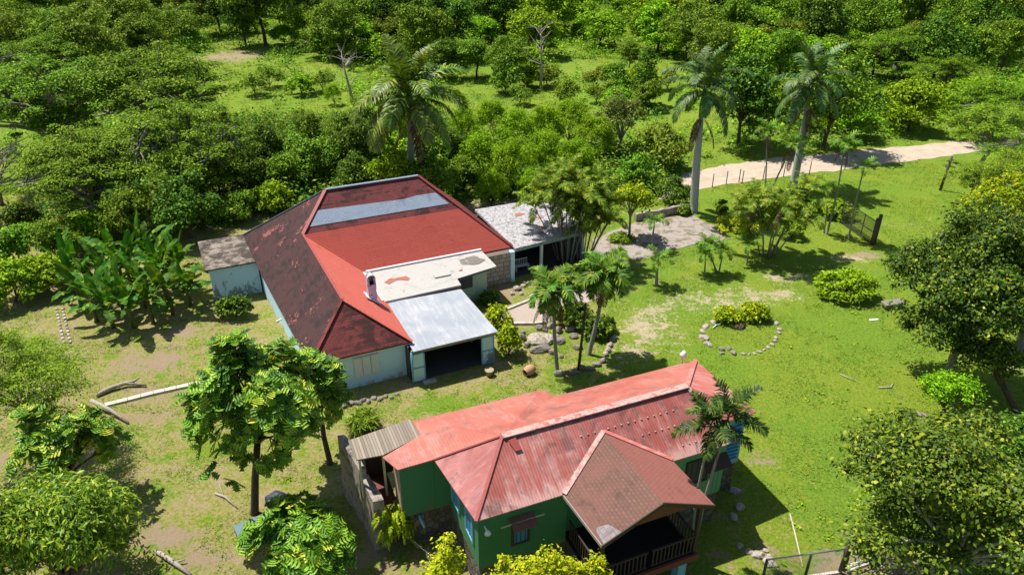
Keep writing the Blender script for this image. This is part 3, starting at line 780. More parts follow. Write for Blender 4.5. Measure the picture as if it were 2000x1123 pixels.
# lower half: newer bright red tile sheets lying on the old shingles
lo_ = [upl(V_), upl(C_), upl(hipR(5.19)), upl(lerp3(W0, V_, .02))]
lo_[1] = (lo_[1][0] - .22, lo_[1][1], lo_[1][2]); lo_[2] = (lo_[2][0] - .25, lo_[2][1], lo_[2][2])
part(m1().slab(lo_, .03), 'tile_sheet', M['red'], H1)
bl, br = hipL(5.56), hipR(5.56); tl, tr = hipL(6.34), hipR(6.28)
mid = lerp3(tl, tr, .80)
part(m1().slab([upl((bl[0] + .25, bl[1], bl[2])), upl((br[0] - .45, br[1], br[2])), upl((tr[0] - .4, tr[1], tr[2])), upl((mid[0], mid[1], mid[2])), upl((mid[0], mid[1] - .12, mid[2] - .10)), upl((tl[0] + .2, tl[1], tl[2]))], .025), 'patch_sheet', M['bandgrey'], H1)
for a, b, m, w_ in ((A_, B__, 'capblue', .26), (A_, E_, 'capblue', .22), (B__, C_, 'capdark', .3), (A_, W0, 'capred', .26), (W0, W1, 'capred', .16), (W1, I_, 'salmon', .22), (W1, G, 'sh_hip', .2)):
    u_ = Vector((0, 0, 1)); part(m1().bar(upl(a, .03), upl(b, .03), w_, .07), 'ridge_cap', M[m], H1)
part(m1().bar((W0[0], W0[1], W0[2] + .06), (V_[0], V_[1], V_[2] + .06), .14, .04), 'valley_flashing', M['red'], H1)
part(m1().bar((3.5, 43.5, 1.9), (3.1, 43.4, 1.85), .08, .08), 'pipe', M['white'], H1)
# fascia under the front eaves
part(m1().bar((4.05, 36.28, 2.47), (10.05, 36.2, 2.47), .06, .12), 'fascia', M['white'], H1)
part(m1().bar((10.2, 46.0, 2.45), (21.4, 45.98, 2.45), .06, .14), 'fascia', M['white'], H1)
for k in range(3):
    part(m1().box(6.55 + k * .52, 7.03 + k * .52, 36.47, 36.53, .75, 2.1), 'shutter', M['white'], H1)

# annex with the flat white roof
ax = m1().slab([(9.7, 46.0, 2.82), (18.85, 46.0, 2.80), (18.87, 43.12, 2.74), (15.6, 43.2, 2.74), (15.45, 41.52, 2.72), (9.82, 41.42, 2.74)], .17)
axr = part(ax, 'flat_roof', M['slabwhite'], H1)
for pts, mt in (([(10.7, 44.05), (11.2, 44.45), (11.7, 44.3), (12.3, 44.35), (12.55, 43.85), (12.2, 43.6), (11.9, 43.9), (11.3, 43.95), (10.9, 43.6)], 'slabrust'),
                ([(16.7, 45.2), (18.0, 45.3), (18.5, 44.3), (17.6, 43.9), (16.6, 44.4)], 'slabstain'), ([(16.0, 43.55), (16.35, 43.7), (16.3, 43.4)], 'slabrust')):
    import mathutils
    q = [Vector((x, y, 2.748 + (y - 41.4) * .0155 + .012)) for x, y in pts]
    q = [b + Vector((random.Random(int(b.x * 99) + j).uniform(-.06, .06), random.Random(int(b.y * 99) + j).uniform(-.06, .06), 0)) for i in range(len(q)) for j in range(4) for b in [q[i].lerp(q[(i + 1) % len(q)], j / 4)]]
    s_ = m1(); n_ = len(q); ctr = sum(q, Vector()) / n_
    s_.add([ctr] + q, [(0, 1 + i, 1 + (i + 1) % n_) for i in range(n_)])
    part(s_, 'stain_patch', M[mt], axr)
part(m1().box(14.1, 15.3, 43.1, 43.6, 2.77, 2.86), 'loose_board', M['slabwhite'], axr)
part(m1().bar((9.9, 46.0, 2.90), (18.85, 46.0, 2.88), .16, .10), 'upstand', M['white'], axr)
part(m1().bar((9.74, 45.95, 2.88), (9.86, 41.5, 2.80), .14, .08), 'upstand', M['white'], axr)
an = m1().prism([(9.9, 41.7), (15.3, 41.7), (15.3, 43.55), (18.25, 43.55), (18.25, 46.2), (9.9, 46.2)], 0, 2.58)
part(an, 'annex_wall', M['annexwall'], H1)
lv = m1()
for k in range(7): lv.bar((15.75, 43.50, 1.35 + k * .12), (17.0, 43.50, 1.35 + k * .12), .09, .02, (0, -.5, 1))
win = part(m1().box(15.68, 17.08, 43.46, 43.54, 1.25, 2.2), 'window', M['dim'], H1)
lvo = part(lv, 'louvre', M['bluelight'], win)

# ashlar stone bay beside the annex
part(m1().box(18.35, 20.95, 45.25, 46.3, 0, 2.52), 'stone_bay', M['ashlar'], H1)
part(m1().box(20.97, 21.32, 45.2, 45.6, 0, 2.56), 'corner_post', M['wallwhite'], H1)

# garage with the sloping sheet roof
gz = [(9.93, 41.45, 2.60), (15.3, 41.15, 2.60), (15.48, 35.28, 2.38), (9.95, 35.32, 2.38)]
part(m1().slab(gz, .06), 'garage_roof', M['corr_white'], H1)
part(m1().bar((9.85, 35.55, 2.20), (15.42, 35.5, 2.20), .12, .24), 'lintel', M['woodpale'], H1)
for k in range(3): part(m1().bar((10.4 + k * 1.9, 35.42, 2.10), (10.55 + k * 1.9, 35.42, 2.33), .05, .05), 'bracket', M['bluelight'], H1)
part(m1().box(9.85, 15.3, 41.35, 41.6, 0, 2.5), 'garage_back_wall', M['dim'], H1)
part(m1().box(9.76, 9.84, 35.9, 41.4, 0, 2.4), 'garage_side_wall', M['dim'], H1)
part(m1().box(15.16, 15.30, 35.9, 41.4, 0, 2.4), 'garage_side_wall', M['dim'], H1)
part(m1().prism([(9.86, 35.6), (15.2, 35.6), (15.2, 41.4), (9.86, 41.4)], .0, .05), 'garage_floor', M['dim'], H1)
part(m1().bar((13.2, 38, 2.2), (14.4, 37, .9), .1, .1), 'brace', M['woodpale'], H1)
for u0, u1 in ((9.85, 10.62), (14.42, 15.25)):
    d = part(m1().box(u0, u1, 35.48, 35.56, .05, 2.08), 'garage_door', M['wallpeel' if u0 > 12 else 'wallwhite'], H1)
    fr = m1()
    for a, b in (((u0, .08), (u0, 2.06)), ((u1, .08), (u1, 2.06)), ((u0, .08), (u1, .08)), ((u0, 2.06), (u1, 2.06)), ((u0, 1.05), (u1, 1.05))):
        fr.bar((a[0], 35.46, a[1]), (b[0], 35.46, b[1]), .06, .06, (0, 1, 0))
    part(fr, 'door_frame', M['bluelight'], d)
part(m1().tube([(9.80, 35.38, 0), (9.80, 35.38, 2.3)], .05), 'downpipe', M['bluelight'], H1)
part(m1().box(10.4, 11.2, 35.0, 35.35, 0, .10), 'doorstep', M['kerb'], H1)

# chimney on the wing roof
ch = m1()
cu, cv, b = 9.05, 40.95, .27
ch.box(cu - b, cu + b, cv - b, cv + b, 2.8, 4.55)
chim = part(ch, 'chimney', M['chim'], H1)
cp = m1()
for sx in (-1, 1): cp.box(cu + sx * (b - .06) - .06, cu + sx * (b - .06) + .06, cv - b, cv + b, 4.55, 5.0)
cp.box(cu - b, cu + b, cv + b - .1, cv + b, 4.56, 5.0)
arch = [(cu + math.cos(PI * k / 8) * b, 5.0 + math.sin(PI * k / 8) * .24) for k in range(9)]
cp.add([(x, cv - b, z) for x, z in arch] + [(x, cv + b, z) for x, z in arch] + [(x * .86 + cu * .14, cv - b, 5.0 + (z - 5.0) * .72) for x, z in arch] + [(x * .86 + cu * .14, cv + b, 5.0 + (z - 5.0) * .72) for x, z in arch],
       [(i, i + 1, 10 + i, 9 + i) for i in range(8)] + [(18 + i, 27 + i, 28 + i, 19 + i) for i in range(8)] + [(i, 18 + i, 19 + i, i + 1) for i in range(8)] + [(9 + i, 10 + i, 28 + i, 27 + i) for i in range(8)])
part(cp, 'chimney_cap', M['chim'], chim)
part(m1().box(cu - b + .07, cu + b - .07, cv - b + .06, cv + b - .1, 4.552, 4.62), 'flue', M['black'], chim)
part(m1().slab([(cu - .45, cv + .45, 3.52 + .33), (cu - .45, cv - .45, 3.52 + .33), (cu + .42, cv - .5, 2.6 + (10.14 - cu - .42) * .735 + .06), (cu + .42, cv + .45, 2.6 + (10.14 - cu - .42) * .735 + .06)], .03), 'flashing', M['white'], chim)

# old lean-to at the left end
LT = m1().prism([(-.30, 52.0), (3.1, 51.7), (2.9, 56.7), (-.35, 56.9)], 0, 2.5)
part(LT, 'lean_to_wall', M['wallpeel'], H1)
part(m1().slab([(-.67, 57.3, 2.62), (-.54, 51.65, 2.62), (2.95, 51.4, 2.75), (2.72, 57.0, 2.75)], .13), 'lean_to_roof', M['leanroof'], H1)

# ------------------------------------------------------------------ carport (open shed with the mottled flat roof)
CP, OC = house_root('carport', A1, 24.8, 49.5, 'open-fronted carport with a mottled white flat roof joined to the right of the red roof', 'carport')
def mc(): return MB(OC)
cr_ = part(mc().slab([(21.62, 54.0, 2.78), (21.46, 45.4, 2.70), (28.25, 46.05, 2.70), (28.75, 53.9, 2.78)], .2), 'flat_roof', M['carroof'], CP)
for x, y, r in ((24.6, 51.4, .55), (25.5, 50.3, .35), (26.0, 50.0, .4), (25.3, 48.2, .45), (24.6, 47.2, .35), (26.5, 47.4, .4)):
    rr = random.Random(int(x * 50)); n_ = 11
    s_ = mc(); zc = 2.70 + (y - 45.5) * .0096 + .016
    s_.add([(x, y, zc)] + [(x + math.cos(2 * PI * k / n_) * r * rr.uniform(.5, 1.2), y + math.sin(2 * PI * k / n_) * r * rr.uniform(.3, .8), zc) for k in range(n_)], [(0, 1 + k, 1 + (k + 1) % n_) for k in range(n_)])
    part(s_, 'rust_patch', M['slabrust'], cr_)
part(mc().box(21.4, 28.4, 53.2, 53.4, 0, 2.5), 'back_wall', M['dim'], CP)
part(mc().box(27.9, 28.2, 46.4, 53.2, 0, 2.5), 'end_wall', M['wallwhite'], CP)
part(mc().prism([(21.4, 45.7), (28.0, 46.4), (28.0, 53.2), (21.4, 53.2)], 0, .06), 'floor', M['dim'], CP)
part(mc().bar((21.5, 45.6, 2.42), (28.1, 46.25, 2.42), .15, .16), 'front_beam', M['bluelight'], CP)
for u, v in ((24.0, 45.95), (28.0, 46.35)): part(mc().box(u - .1, u + .1, v - .1, v + .1, 0, 2.4), 'post', M['white'], CP)
gr = mc()
for k in range(14): gr.bar((24.2 + k * .27, 45.97 + k * .026, .1), (24.2 + k * .27, 45.97 + k * .026, 2.35), .025, .025)
for k in range(9): gr.bar((24.15, 45.96, .15 + k * .27), (27.9, 46.33, .15 + k * .27), .025, .025)
part(gr, 'grille', M['darkmetal'], CP)
# white metal bench in the carport
c, s = math.cos(A1), math.sin(A1)
def w1(u, v, z=0): return (u * c - v * s, u * s + v * c, z)
BE = empty('garden_bench', w1(22.6, 46.6, .06), A1, 'white metal garden bench standing inside the open front of the carport', 'bench')
part(MB().box(-.6, .6, -.2, .2, .42, .46), 'seat', M['white'], BE)
bk = MB()
for k in range(8): bk.bar((-.56 + k * .16, .2, .46), (-.56 + k * .16, .26, .9), .03, .03)
bk.bar((-.6, .26, .9), (.6, .26, .9), .05, .05); part(bk, 'backrest', M['white'], BE)
for sx in (-.55, .55):
    for sy in (-.16, .16): part(MB().bar((sx, sy, 0), (sx, sy, .42), .05, .05), 'leg', M['white'], BE)

# ================================================================== green house
A2 = math.radians(22.5)
H2, O2 = house_root('house', A2, 13.0, 22.0, 'green-walled raised house under a faded red corrugated hip roof with a brown-roofed porch', 'house')
def m2(): return MB(O2)
R0, R1 = (8.6, 21.85, 6.5), (17.78, 21.88, 6.5)
EA, EF, WC, BR = (6.45, 19.23, 5.0), (18.31, 19.2, 5.0), (20.95, 20.58, 5.0), (21.2, 25.7, 4.7)
EA2, LF, LL, BL, BS, BS2 = (5.99, 23.2, 5.0), (4.39, 23.2, 5.0), (3.98, 24.25, 4.97), (5.92, 26.5, 4.66), (12.55, 26.55, 4.6), (12.95, 25.78, 4.6)
GRC = (5.95, 25.2, 4.85)
part(m2().slab([EA, EF, R1, R0], .05), 'front_roof_slope', M['corr_front'], H2)
part(m2().slab([EA2, EA, R0], .05), 'left_roof_hip', M['corr_left'], H2)
bk = m2(); zt = .05
pts = [R0, R1, BR, BS2, BS, BL, GRC, LL, LF, (EA2[0], EA2[1] + .02, EA2[2] + .02)]
tri = [(0, 1, 2), (0, 2, 3), (0, 3, 4), (0, 4, 5), (0, 5, 6), (0, 6, 9), (6, 7, 9), (7, 8, 9)]
n_ = len(pts); bk.add(pts + [(p[0], p[1], p[2] - zt) for p in pts], [t[::-1] if False else t for t in tri] + [(a + n_, c_ + n_, b_ + n_) for a, b_, c_ in tri] + [(i, i + n_, (i + 1) % n_ + n_, (i + 1) % n_) for i in range(n_)])
part(bk, 'back_roof_slope', M['corr_back'], H2)
part(m2().slab([R1, EF, (18.75, 20.45, 5.02), WC, BR], .05), 'right_roof_slope', M['corr_right'], H2)
part(m2().bar(upl(R0, .03), upl(R1, .03), .34, .06), 'ridge_cap', M['flash'], H2)
part(m2().bar(upl(R0, .03), upl(EA, .03), .14, .05), 'hip_cap', M['capred'], H2)
part(m2().bar(upl(R0, .03), upl(EA2, .03), .10, .04), 'hip_cap', M['capdark'], H2)
part(m2().bar(upl(R1, .03), upl(EF, .03), .2, .05), 'hip_cap', M['flash'], H2)
part(m2().bar(upl(R1, .03), upl(BR, .03), .22, .05), 'hip_cap', M['corr_right'], H2)
part(m2().slab([(8.75, 21.55, 6.46), (8.9, 21.1, 6.2), (9.2, 21.1, 6.2), (9.1, 21.6, 6.48)], .03), 'cap_tile', M['capred'], H2)
# roofing nails in rows (one part per row)
for v, u0, u1 in ((21.05, 11.9, 16.6), (20.25, 11.8, 12.4), (20.45, 14.6, 17.0), (19.85, 11.0, 11.9), (19.65, 16.2, 17.6)):
    nl = m2(); k = u0
    while k < u1:
        z = 5 + (v - 19.22) * .571 + .035; nl.box(k - .03, k + .03, v - .03, v + .03, z - .03, z + .015); k += .33
    part(nl, 'nail_row', M['flash'], H2)

body = [(6.62, 19.5), (10.55, 19.5), (10.55, 19.75), (15.3, 19.75), (15.3, 19.5), (18.55, 19.5), (18.55, 20.95), (20.7, 20.95), (20.7, 25.0), (6.0, 25.0), (6.0, 23.42), (6.62, 23.42)]
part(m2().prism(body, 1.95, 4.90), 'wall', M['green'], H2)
base = [(6.70, 19.58), (18.47, 19.58), (18.47, 21.0), (20.62, 21.0), (20.62, 24.9), (4.4, 24.9), (4.4, 23.75), (6.70, 23.75)]
part(m2().prism(base, -.02, 1.95), 'stone_base', M['stone'], H2)
part(m2().box(4.5, 5.99, 23.45, 24.5, 1.96, 4.80), 'side_room_wall', M['green'], H2)
part(m2().box(4.44, 4.495, 23.47, 24.5, 1.96, 4.82), 'side_wall', M['pink'], H2)
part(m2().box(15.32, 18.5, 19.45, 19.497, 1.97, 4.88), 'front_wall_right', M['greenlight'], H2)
part(m2().box(18.56, 20.72, 20.90, 20.947, 1.8, 4.88), 'end_wall', M['bluelight'], H2)
part(m2().tube([(5.2, 23.5, 1.85), (5.2, 23.2, 1.8), (5.3, 23.0, 1.5)], .07), 'drainpipe', M['bluelight'], H2)


def window2(u, v, z, wd, ht, face, frame, pane, awn=None, name='window'):
    """face 'f': in the front wall, 'l': in the left wall"""
    def q(a, d, zz): return (u + a, v - d, zz) if face == 'f' else (u - d, v + a, zz)
    def bx(mb, a0, a1, d0, d1, z0, z1):
        p, r = q(a0, d0, z0), q(a1, d1, z1)
        return mb.box(min(p[0], r[0]), max(p[0], r[0]), min(p[1], r[1]), max(p[1], r[1]), z0, z1)
    f_ = part(bx(m2(), -wd / 2 + .08, wd / 2 - .08, .0, .035, z + .08, z + ht - .08), name, M[pane], H2)
    fr = m2(); bx(fr, -wd / 2, -wd / 2 + .1, 0, .07, z, z + ht); bx(fr, wd / 2 - .1, wd / 2, 0, .07, z, z + ht)
    bx(fr, -wd / 2 + .1, wd / 2 - .1, 0, .07, z, z + .1); bx(fr, -wd / 2 + .1, wd / 2 - .1, 0, .07, z + ht - .1, z + ht)
    part(fr, 'window_frame', M[frame], f_)
    ba = m2()
    for k in range(1, 4): bx(ba, -wd / 2 + wd * k / 4 - .012, -wd / 2 + wd * k / 4 + .012, .036, .05, z + .1, z + ht - .1)
    part(ba, 'mullion', M[frame], f_)
    return f_


window2(8.45, 19.5, 2.75, .80, 1.15, 'f', 'wood', 'blue')
aw = part(m2().slab([(7.95, 19.45, 4.38), (9.0, 19.45, 4.38), (9.0, 18.95, 4.08), (7.95, 18.95, 4.08)], .04), 'awning', M['sh_porch'], H2)
part(m2().bar((7.5, 19.25, 4.22), (9.4, 19.25, 4.24), .05, .05), 'awning_rail', M['bamboo'], aw)
window2(6.62, 22.3, 2.9, 1.0, 1.5, 'l', 'bluelight', 'blue'); window2(6.62, 20.5, 2.9, .95, 1.5, 'l', 'bluelight', 'blue')
window2(17.0, 19.45, 3.0, 1.25, 1.4, 'f', 'wood', 'dim')
aw = part(m2().slab([(17.2, 19.42, 4.35), (18.5, 19.42, 4.35), (18.5, 18.9, 3.95), (17.2, 18.9, 3.95)], .04), 'awning', M['wood'], H2)
part(m2().box(17.75, 18.35, 19.40, 19.448, 2.0, 4.0), 'plank_door', M['plankgreen'], H2)
lv = m2()
for k in range(10): lv.bar((18.75, 20.86, 2.2 + k * .22), (20.55, 20.86, 2.2 + k * .22), .1, .03, (0, -.5, 1))
part(lv, 'louvre', M['blue'], H2)
# white lamp under the corner of the eaves
lp = part(m2().tube([(6.85, 19.4, 4.45), (6.87, 19.15, 4.42)], .03), 'lamp', M['white'], H2)
part(m2().tube([(6.87, 19.15, 4.44), (6.88, 19.12, 4.36), (6.89, 19.10, 4.28)], [.05, .11, .14], 12), 'lamp_shade', M['white'], lp)
lp = part(m2().tube([(20.55, 25.95, 4.2), (20.55, 25.95, 5.0)], .04), 'lamp', M['white'], H2)
part(m2().tube([(20.55, 25.95, 4.98), (20.55, 25.9, 5.12), (20.55, 25.9, 5.3)], [.2, .16, .07], 12), 'lamp_shade', M['white'], lp)
part(m2().box(20.72, 20.95, 20.95, 21.2, 3.9, 4.4), 'meter_box', M['bluelight'], H2)

# porch
pe = 4.98
RB, RF = (12.92, 20.95, 6.08), (13.02, 16.42, 6.08)
pl0, pl1, pr0, pr1 = (10.22, 19.2, 5.03), (10.42, 16.35, 5.0), (15.40, 19.25, 5.05), (15.52, 16.42, 5.0)
psl = part(m2().slab([RB, pl0, pl1, RF], .07), 'porch_roof_slope', M['sh_porch'], H2)
part(m2().slab([upl(lerp3(pl1, RF, .02), .012), upl(lerp3(pl1, RF, .30), .012), upl((lerp3(pl1, RF, .22)[0], 16.95, lerp3(pl1, RF, .22)[2]), .012), upl((lerp3(pl1, RF, .04)[0] - .02, 17.15, lerp3(pl1, RF, .04)[2]), .012)], .02), 'shingle_patch', M['shgrey'], psl)
part(m2().slab([RB, RF, pr1, pr0], .07), 'porch_roof_slope', M['sh_porchr'], H2)
part(m2().bar(upl(RB, .05), upl(pl0, .05), .22, .05), 'valley_flashing', M['flash'], H2)
part(m2().bar(upl(RB, .05), upl(pr0, .05), .20, .05), 'valley_flashing', M['corr_right'], H2)
for a, b_ in ((RF, pl1), (RF, pr1)): part(m2().bar((a[0], a[1] - .02, a[2] - .09), (b_[0], b_[1] - .02, b_[2] - .09), .05, .18), 'bargeboard', M['wood'], H2)
part(m2().bar((pl0[0] - .02, pl0[1], pl0[2] - .09), (pl1[0] - .02, pl1[1], pl1[2] - .09), .05, .14), 'fascia', M['woodpale'], H2)
gb = m2(); gb.add([(10.7, 16.75, 4.9), (15.2, 16.75, 4.9), (12.98, 16.75, 5.95), (10.7, 16.80, 4.9), (15.2, 16.80, 4.9), (12.98, 16.80, 5.95)], [(0, 1, 2), (5, 4, 3), (0, 3, 4, 1), (1, 4, 5, 2), (2, 5, 3, 0)])
part(gb, 'gable_boards', M['woodred'], H2)
part(m2().box(10.55, 15.2, 16.62, 19.72, 2.12, 2.26), 'porch_floor', M['black'], H2)  # near-black floor colour stands in for the shade inside the porch
part(m2().box(10.5, 15.25, 16.5, 16.62, 1.98, 2.3), 'floor_beam', M['woodred'], H2)
for u in (10.65, 15.1): part(m2().box(u - .07, u + .07, 16.64, 16.78, 2.27, 4.9), 'porch_post', M['wood'], H2)


def rail(p, q, n, z=2.27):
    r_ = part(m2().bar((*p, z + .95), (*q, z + .95), .08, .06), 'porch_railing', M['wood'], H2)
    for k in range(n):
        t = (k + .5) / n; x, y = p[0] + (q[0] - p[0]) * t, p[1] + (q[1] - p[1]) * t
        part(m2().bar((x, y, z + .06), (x, y, z + .92), .045, .045), 'baluster', M['wood'], r_)
    part(m2().bar((*p, z + .1), (*q, z + .1), .06, .05), 'bottom_rail', M['wood'], r_)


rail((10.75, 16.7), (12.8, 16.7), 11); rail((13.0, 16.7), (15.0, 16.7), 11); rail((15.1, 16.85), (15.1, 19.4), 13); rail((10.65, 16.85), (10.65, 19.4), 13)
for u in (10.8, 12.8, 14.6): part(m2().box(u - .2, u + .2, 16.65, 17.05, 0, 1.98), 'pier', M['bluelight'], H2)
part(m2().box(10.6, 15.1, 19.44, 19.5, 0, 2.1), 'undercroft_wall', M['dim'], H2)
part(m2().box(13.3, 13.9, 17.5, 17.6, 0, 1.9), 'undercroft_door', M['teal'], H2)

# grey board roof lean-to and the platform below
part(m2().slab([(2.86, 26.3, 4.66), (2.96, 24.95, 4.6), (4.12, 24.7, 4.7), (5.95, 25.25, 4.78), (5.86, 26.65, 4.72)], .05), 'board_roof', M['greyboards'], H2)
for x, y in ((3.1, 25.1), (4.1, 24.85)): part(m2().bar((x, y, 2.2), (x, y, 4.56), .1, .1), 'roof_post', M['bamboo'], H2)
part(m2().box(3.5, 4.43, 24.4, 26.4, 2.05, 2.2), 'platform', M['woodred'], H2)
part(m2().box(3.5, 5.9, 26.3, 26.4, 2.2, 4.5), 'board_wall', M['wood'], H2)

# ruined stone wall standing left of the green house
SW, OS = house_root('ruined_wall', A2, 3.3, 25.5, 'tall weathered stone wall with a stepped broken top beside the green house', 'wall')
r_ = random.Random(4)
def swall(u0a, u0b, v0, u1a, u1b, v1, z0, z1, name):
    """leaning wall: foot quad and top quad along v, with a chipped top"""
    mb = MB(OS); n = 9; prof = []
    for i in range(n + 1):
        t = i / n; v = v0 + (v1 - v0) * t
        a, b_ = u0a + (u1a - u0a) * t, u0b + (u1b - u0b) * t
        z = z0 + (z1 - z0) * t + r_.uniform(-.07, .07)
        j = lambda: r_.uniform(-.03, .03)
        prof += [(a - .12 + j(), v, 0), (b_ + .08 + j(), v, 0), (b_ + j(), v, z * .5), (b_ + j(), v + j(), z), (a + j(), v + j(), z + j()), (a - .05 + j(), v, z * .5)]
    fs = []
    for i in range(n):
        for k in range(6): fs.append((i * 6 + k, i * 6 + (k + 1) % 6, (i + 1) * 6 + (k + 1) % 6, (i + 1) * 6 + k))
    fs += [(5, 4, 3, 2, 1, 0), tuple(n * 6 + k for k in range(6))]
    mb.add(prof, fs); return mb.build(name, M['wallgrey'], SW)
swall(3.28, 3.80, 23.9, 3.12, 3.48, 25.62, 2.95, 3.05, 'low_section')
swall(3.10, 3.42, 25.63, 2.60, 2.95, 28.2, 3.45, 3.5, 'high_section')

# ================================================================== palms
def frond_mesh(name, L, e0, curl, n, ll, lw, hang, mat, seed, fold=.5, stalk=.12, droop_tip=1.0):
    """one pinnate frond along +x: rising at e0, curling down by curl radians over its length"""
    rr = random.Random(seed); V = []; F = []
    pts = []; p = Vector((0, 0, 0)); m = 22
    for i in range(m + 1):
        t = i / m; a = e0 - curl * t ** 1.3; pts.append((p.copy(), a)); p = p + Vector((math.cos(a), 0, math.sin(a))) * (L / m)
    def P(t):
        f = min(m - 1e-6, t * m); i = int(f); return pts[i][0].lerp(pts[i + 1][0], f - i), pts[i][1]
    # rachis
    for i in range(m):
        p0, p1 = pts[i][0], pts[i + 1][0]; r0_, r1_ = .045 * L / 3 * (1 - i / m * .8), .045 * L / 3 * (1 - (i + 1) / m * .8)
        b = len(V); V += [p0 + Vector((0, r0_, 0)), p0 - Vector((0, r0_, 0)), p1 - Vector((0, r1_, 0)), p1 + Vector((0, r1_, 0))]; F.append((b, b + 1, b + 2, b + 3))
    for i in range(n):
        t = stalk + (1 - stalk) * (i + .5) / n; p, a = P(t)
        d = Vector((math.cos(a), 0, math.sin(a))); upv = Vector((-math.sin(a), 0, math.cos(a)))
        ln = ll * (math.sin(PI * min(1, .12 + t * .88)) ** .6 * .85 + .15) * rr.uniform(.85, 1.1)
        for sgn in (-1, 1):
            out = Vector((0, sgn, 0)); dr = (out * rr.uniform(.8, 1) + d * rr.uniform(.45, .8) + upv * rr.uniform(-.1, fold)).normalized()
            dn = (dr + Vector((0, 0, -hang * rr.uniform(.7, 1.3)))).normalized()
            w_ = (d - dr * d.dot(dr)).normalized() * lw * .5
            q1 = p + dr * ln * .45; q2 = q1 + dn * ln * .55 
            b = len(V); V += [p - w_ * .5, p + w_ * .5, q1 + w_, q1 - w_]; F.append((b, b + 1, b + 2, b + 3))
            V += [q2 + w_ * .15, q2 - w_ * .15]; F.append((b + 3, b + 2, b + 4, b + 5))
    return np_mesh(name, [tuple(v) for v in V], F, mat)


FK = {}
ROYAL = [(4.4, 1.35, .8, 60, .95, .11, .4, .7), (5.0, 1.0, 1.7, 66, 1.05, .11, .6, .5), (5.0, .6, 1.9, 66, 1.10, .11, .8, .4), (4.9, .2, 1.7, 62, 1.05, .11, 1.1, .2), (4.7, -.3, 1.15, 58, 1.0, .11, 1.2, .1)]
def fronds(kind, specs, mat):
    FK[kind] = [frond_mesh('frond', *sp, L_[mat] if not isinstance(sp[-1], str) else L_[sp[-1]], i * 13 + len(kind)) if False else None for i, sp in enumerate([])]
    FK[kind] = [frond_mesh('frond', L, e0, curl, n, ll, lw, hang, L_[mat], i * 13 + 5, fold) for i, (L, e0, curl, n, ll, lw, hang, fold) in enumerate(specs)]


#                 L    e0   curl  n   ll   lw   hang fold
fronds('royal', ROYAL, 'royal')
fronds('royalbright', ROYAL, 'royalbright')
fronds('dead', [(4.2, -.75, .75, 40, .8, .08, 1.4, .0), (2.2, -.8, .7, 24, .5, .06, 1.4, 0)], 'deadfrond')
fronds('manila', [(1.9, 1.1, 1.4, 34, .55, .10, .35, .7), (2.0, .75, 1.9, 36, .62, .10, .4, .7), (2.0, .4, 2.0, 36, .62, .10, .5, .6), (1.8, .0, 1.6, 32, .58, .10, .6, .5)], 'palm')
fronds('young', [(1.5, 1.15, 1.3, 20, .50, .07, .3, .6), (1.6, .8, 1.8, 22, .52, .07, .35, .6), (1.5, .4, 1.8, 22, .50, .07, .45, .5)], 'palm')
fronds('areca', [(2.3, 1.25, 1.4, 36, .56, .075, .4, .6), (2.4, .9, 1.8, 38, .60, .075, .5, .5), (2.2, .5, 1.8, 36, .58, .075, .6, .5)], 'areca')
fronds('betel', [(2.0, 1.2, .8, 30, .62, .085, .35, .7), (2.2, .8, 1.2, 32, .66, .085, .45, .6), (2.2, .35, 1.3, 32, .66, .085, .6, .5), (2.0, -.1, 1.1, 30, .62, .085, .8, .4)], 'betel')
GA = PI * (3 - 5 ** .5)


def put(me, name, parent, loc, rz, ry=0.0, sc=1.0, rx=0.0):
    o = bpy.data.objects.new(name, me); COL.objects.link(o); o.parent = parent; o.location = loc
    o.rotation_euler = (rx, ry, rz); o.scale = (sc, sc, sc); return o


def stem(path, r, mat, parent, name='trunk', rings=True, n=9):
    mb = MB(); mb.tube(path, r, n); o = mb.build(name, mat, parent); return o


def palm(kind, base, top, label, nf=14, r=.14, shaft=0.0, dead=0, sc=1.0, seed=1, name='palm_tree', bmat='palm', group=None, bulge=False, fan=(0, 6.283), z0=0.0):
    g = at(*base, z0); T = height_at(base, top, z0); rr = random.Random(seed)
    o = empty(name, g, 0, label, 'palm', group)
    t = T - g; mid = t * .5 + Vector((rr.uniform(-.02, .02) * t.z, 0, 0)); 
    path = [Vector((0, 0, -.1))] + [Vector((0, 0, 0)).lerp(mid, k / 4) if k < 4 else mid.lerp(t, (k - 4) / 4) for k in range(9)]
    rad = [r * 1.6] + [r * (1.25 - .55 * (k / 8)) * (1 + (.25 * math.sin(PI * k / 8) if bulge else 0)) for k in range(9)]
    if bulge: rad[1] = r * 1.35
    stem(path, rad, B_[bmat], o)
    top_ = t.copy()
    if shaft:
        stem([t, t + Vector((0, 0, shaft * .4)), t + Vector((0, 0, shaft))], [r * .85, r * .95, r * .45], CROWNSHAFT, o, 'crownshaft'); top_ = t + Vector((0, 0, shaft * .92))
    F_ = FK[kind]
    for k in range(nf):
        lv = k / (nf - 1); i = min(len(F_) - 1, int(lv * len(F_)))
        a = fan[0] + ((k * GA) % 6.283) / 6.283 * fan[1] + rr.uniform(-.15, .15)
        put(F_[i], 'frond', o, top_ - Vector((0, 0, .12 * lv * (shaft or .6))), a, rr.uniform(-.12, .12), sc * rr.uniform(.88, 1.08), rr.uniform(-.25, .25))
    for k in range(dead):
        d = put(FK['dead'][0 if 'royal' in kind else 1], 'dead_frond', o, t + Vector((0, 0, .1)), k * 2.3 + seed, rr.uniform(-.1, .3), sc * rr.uniform(.8, 1.05)); d['label'] = 'dead brown hanging frond'
    return o


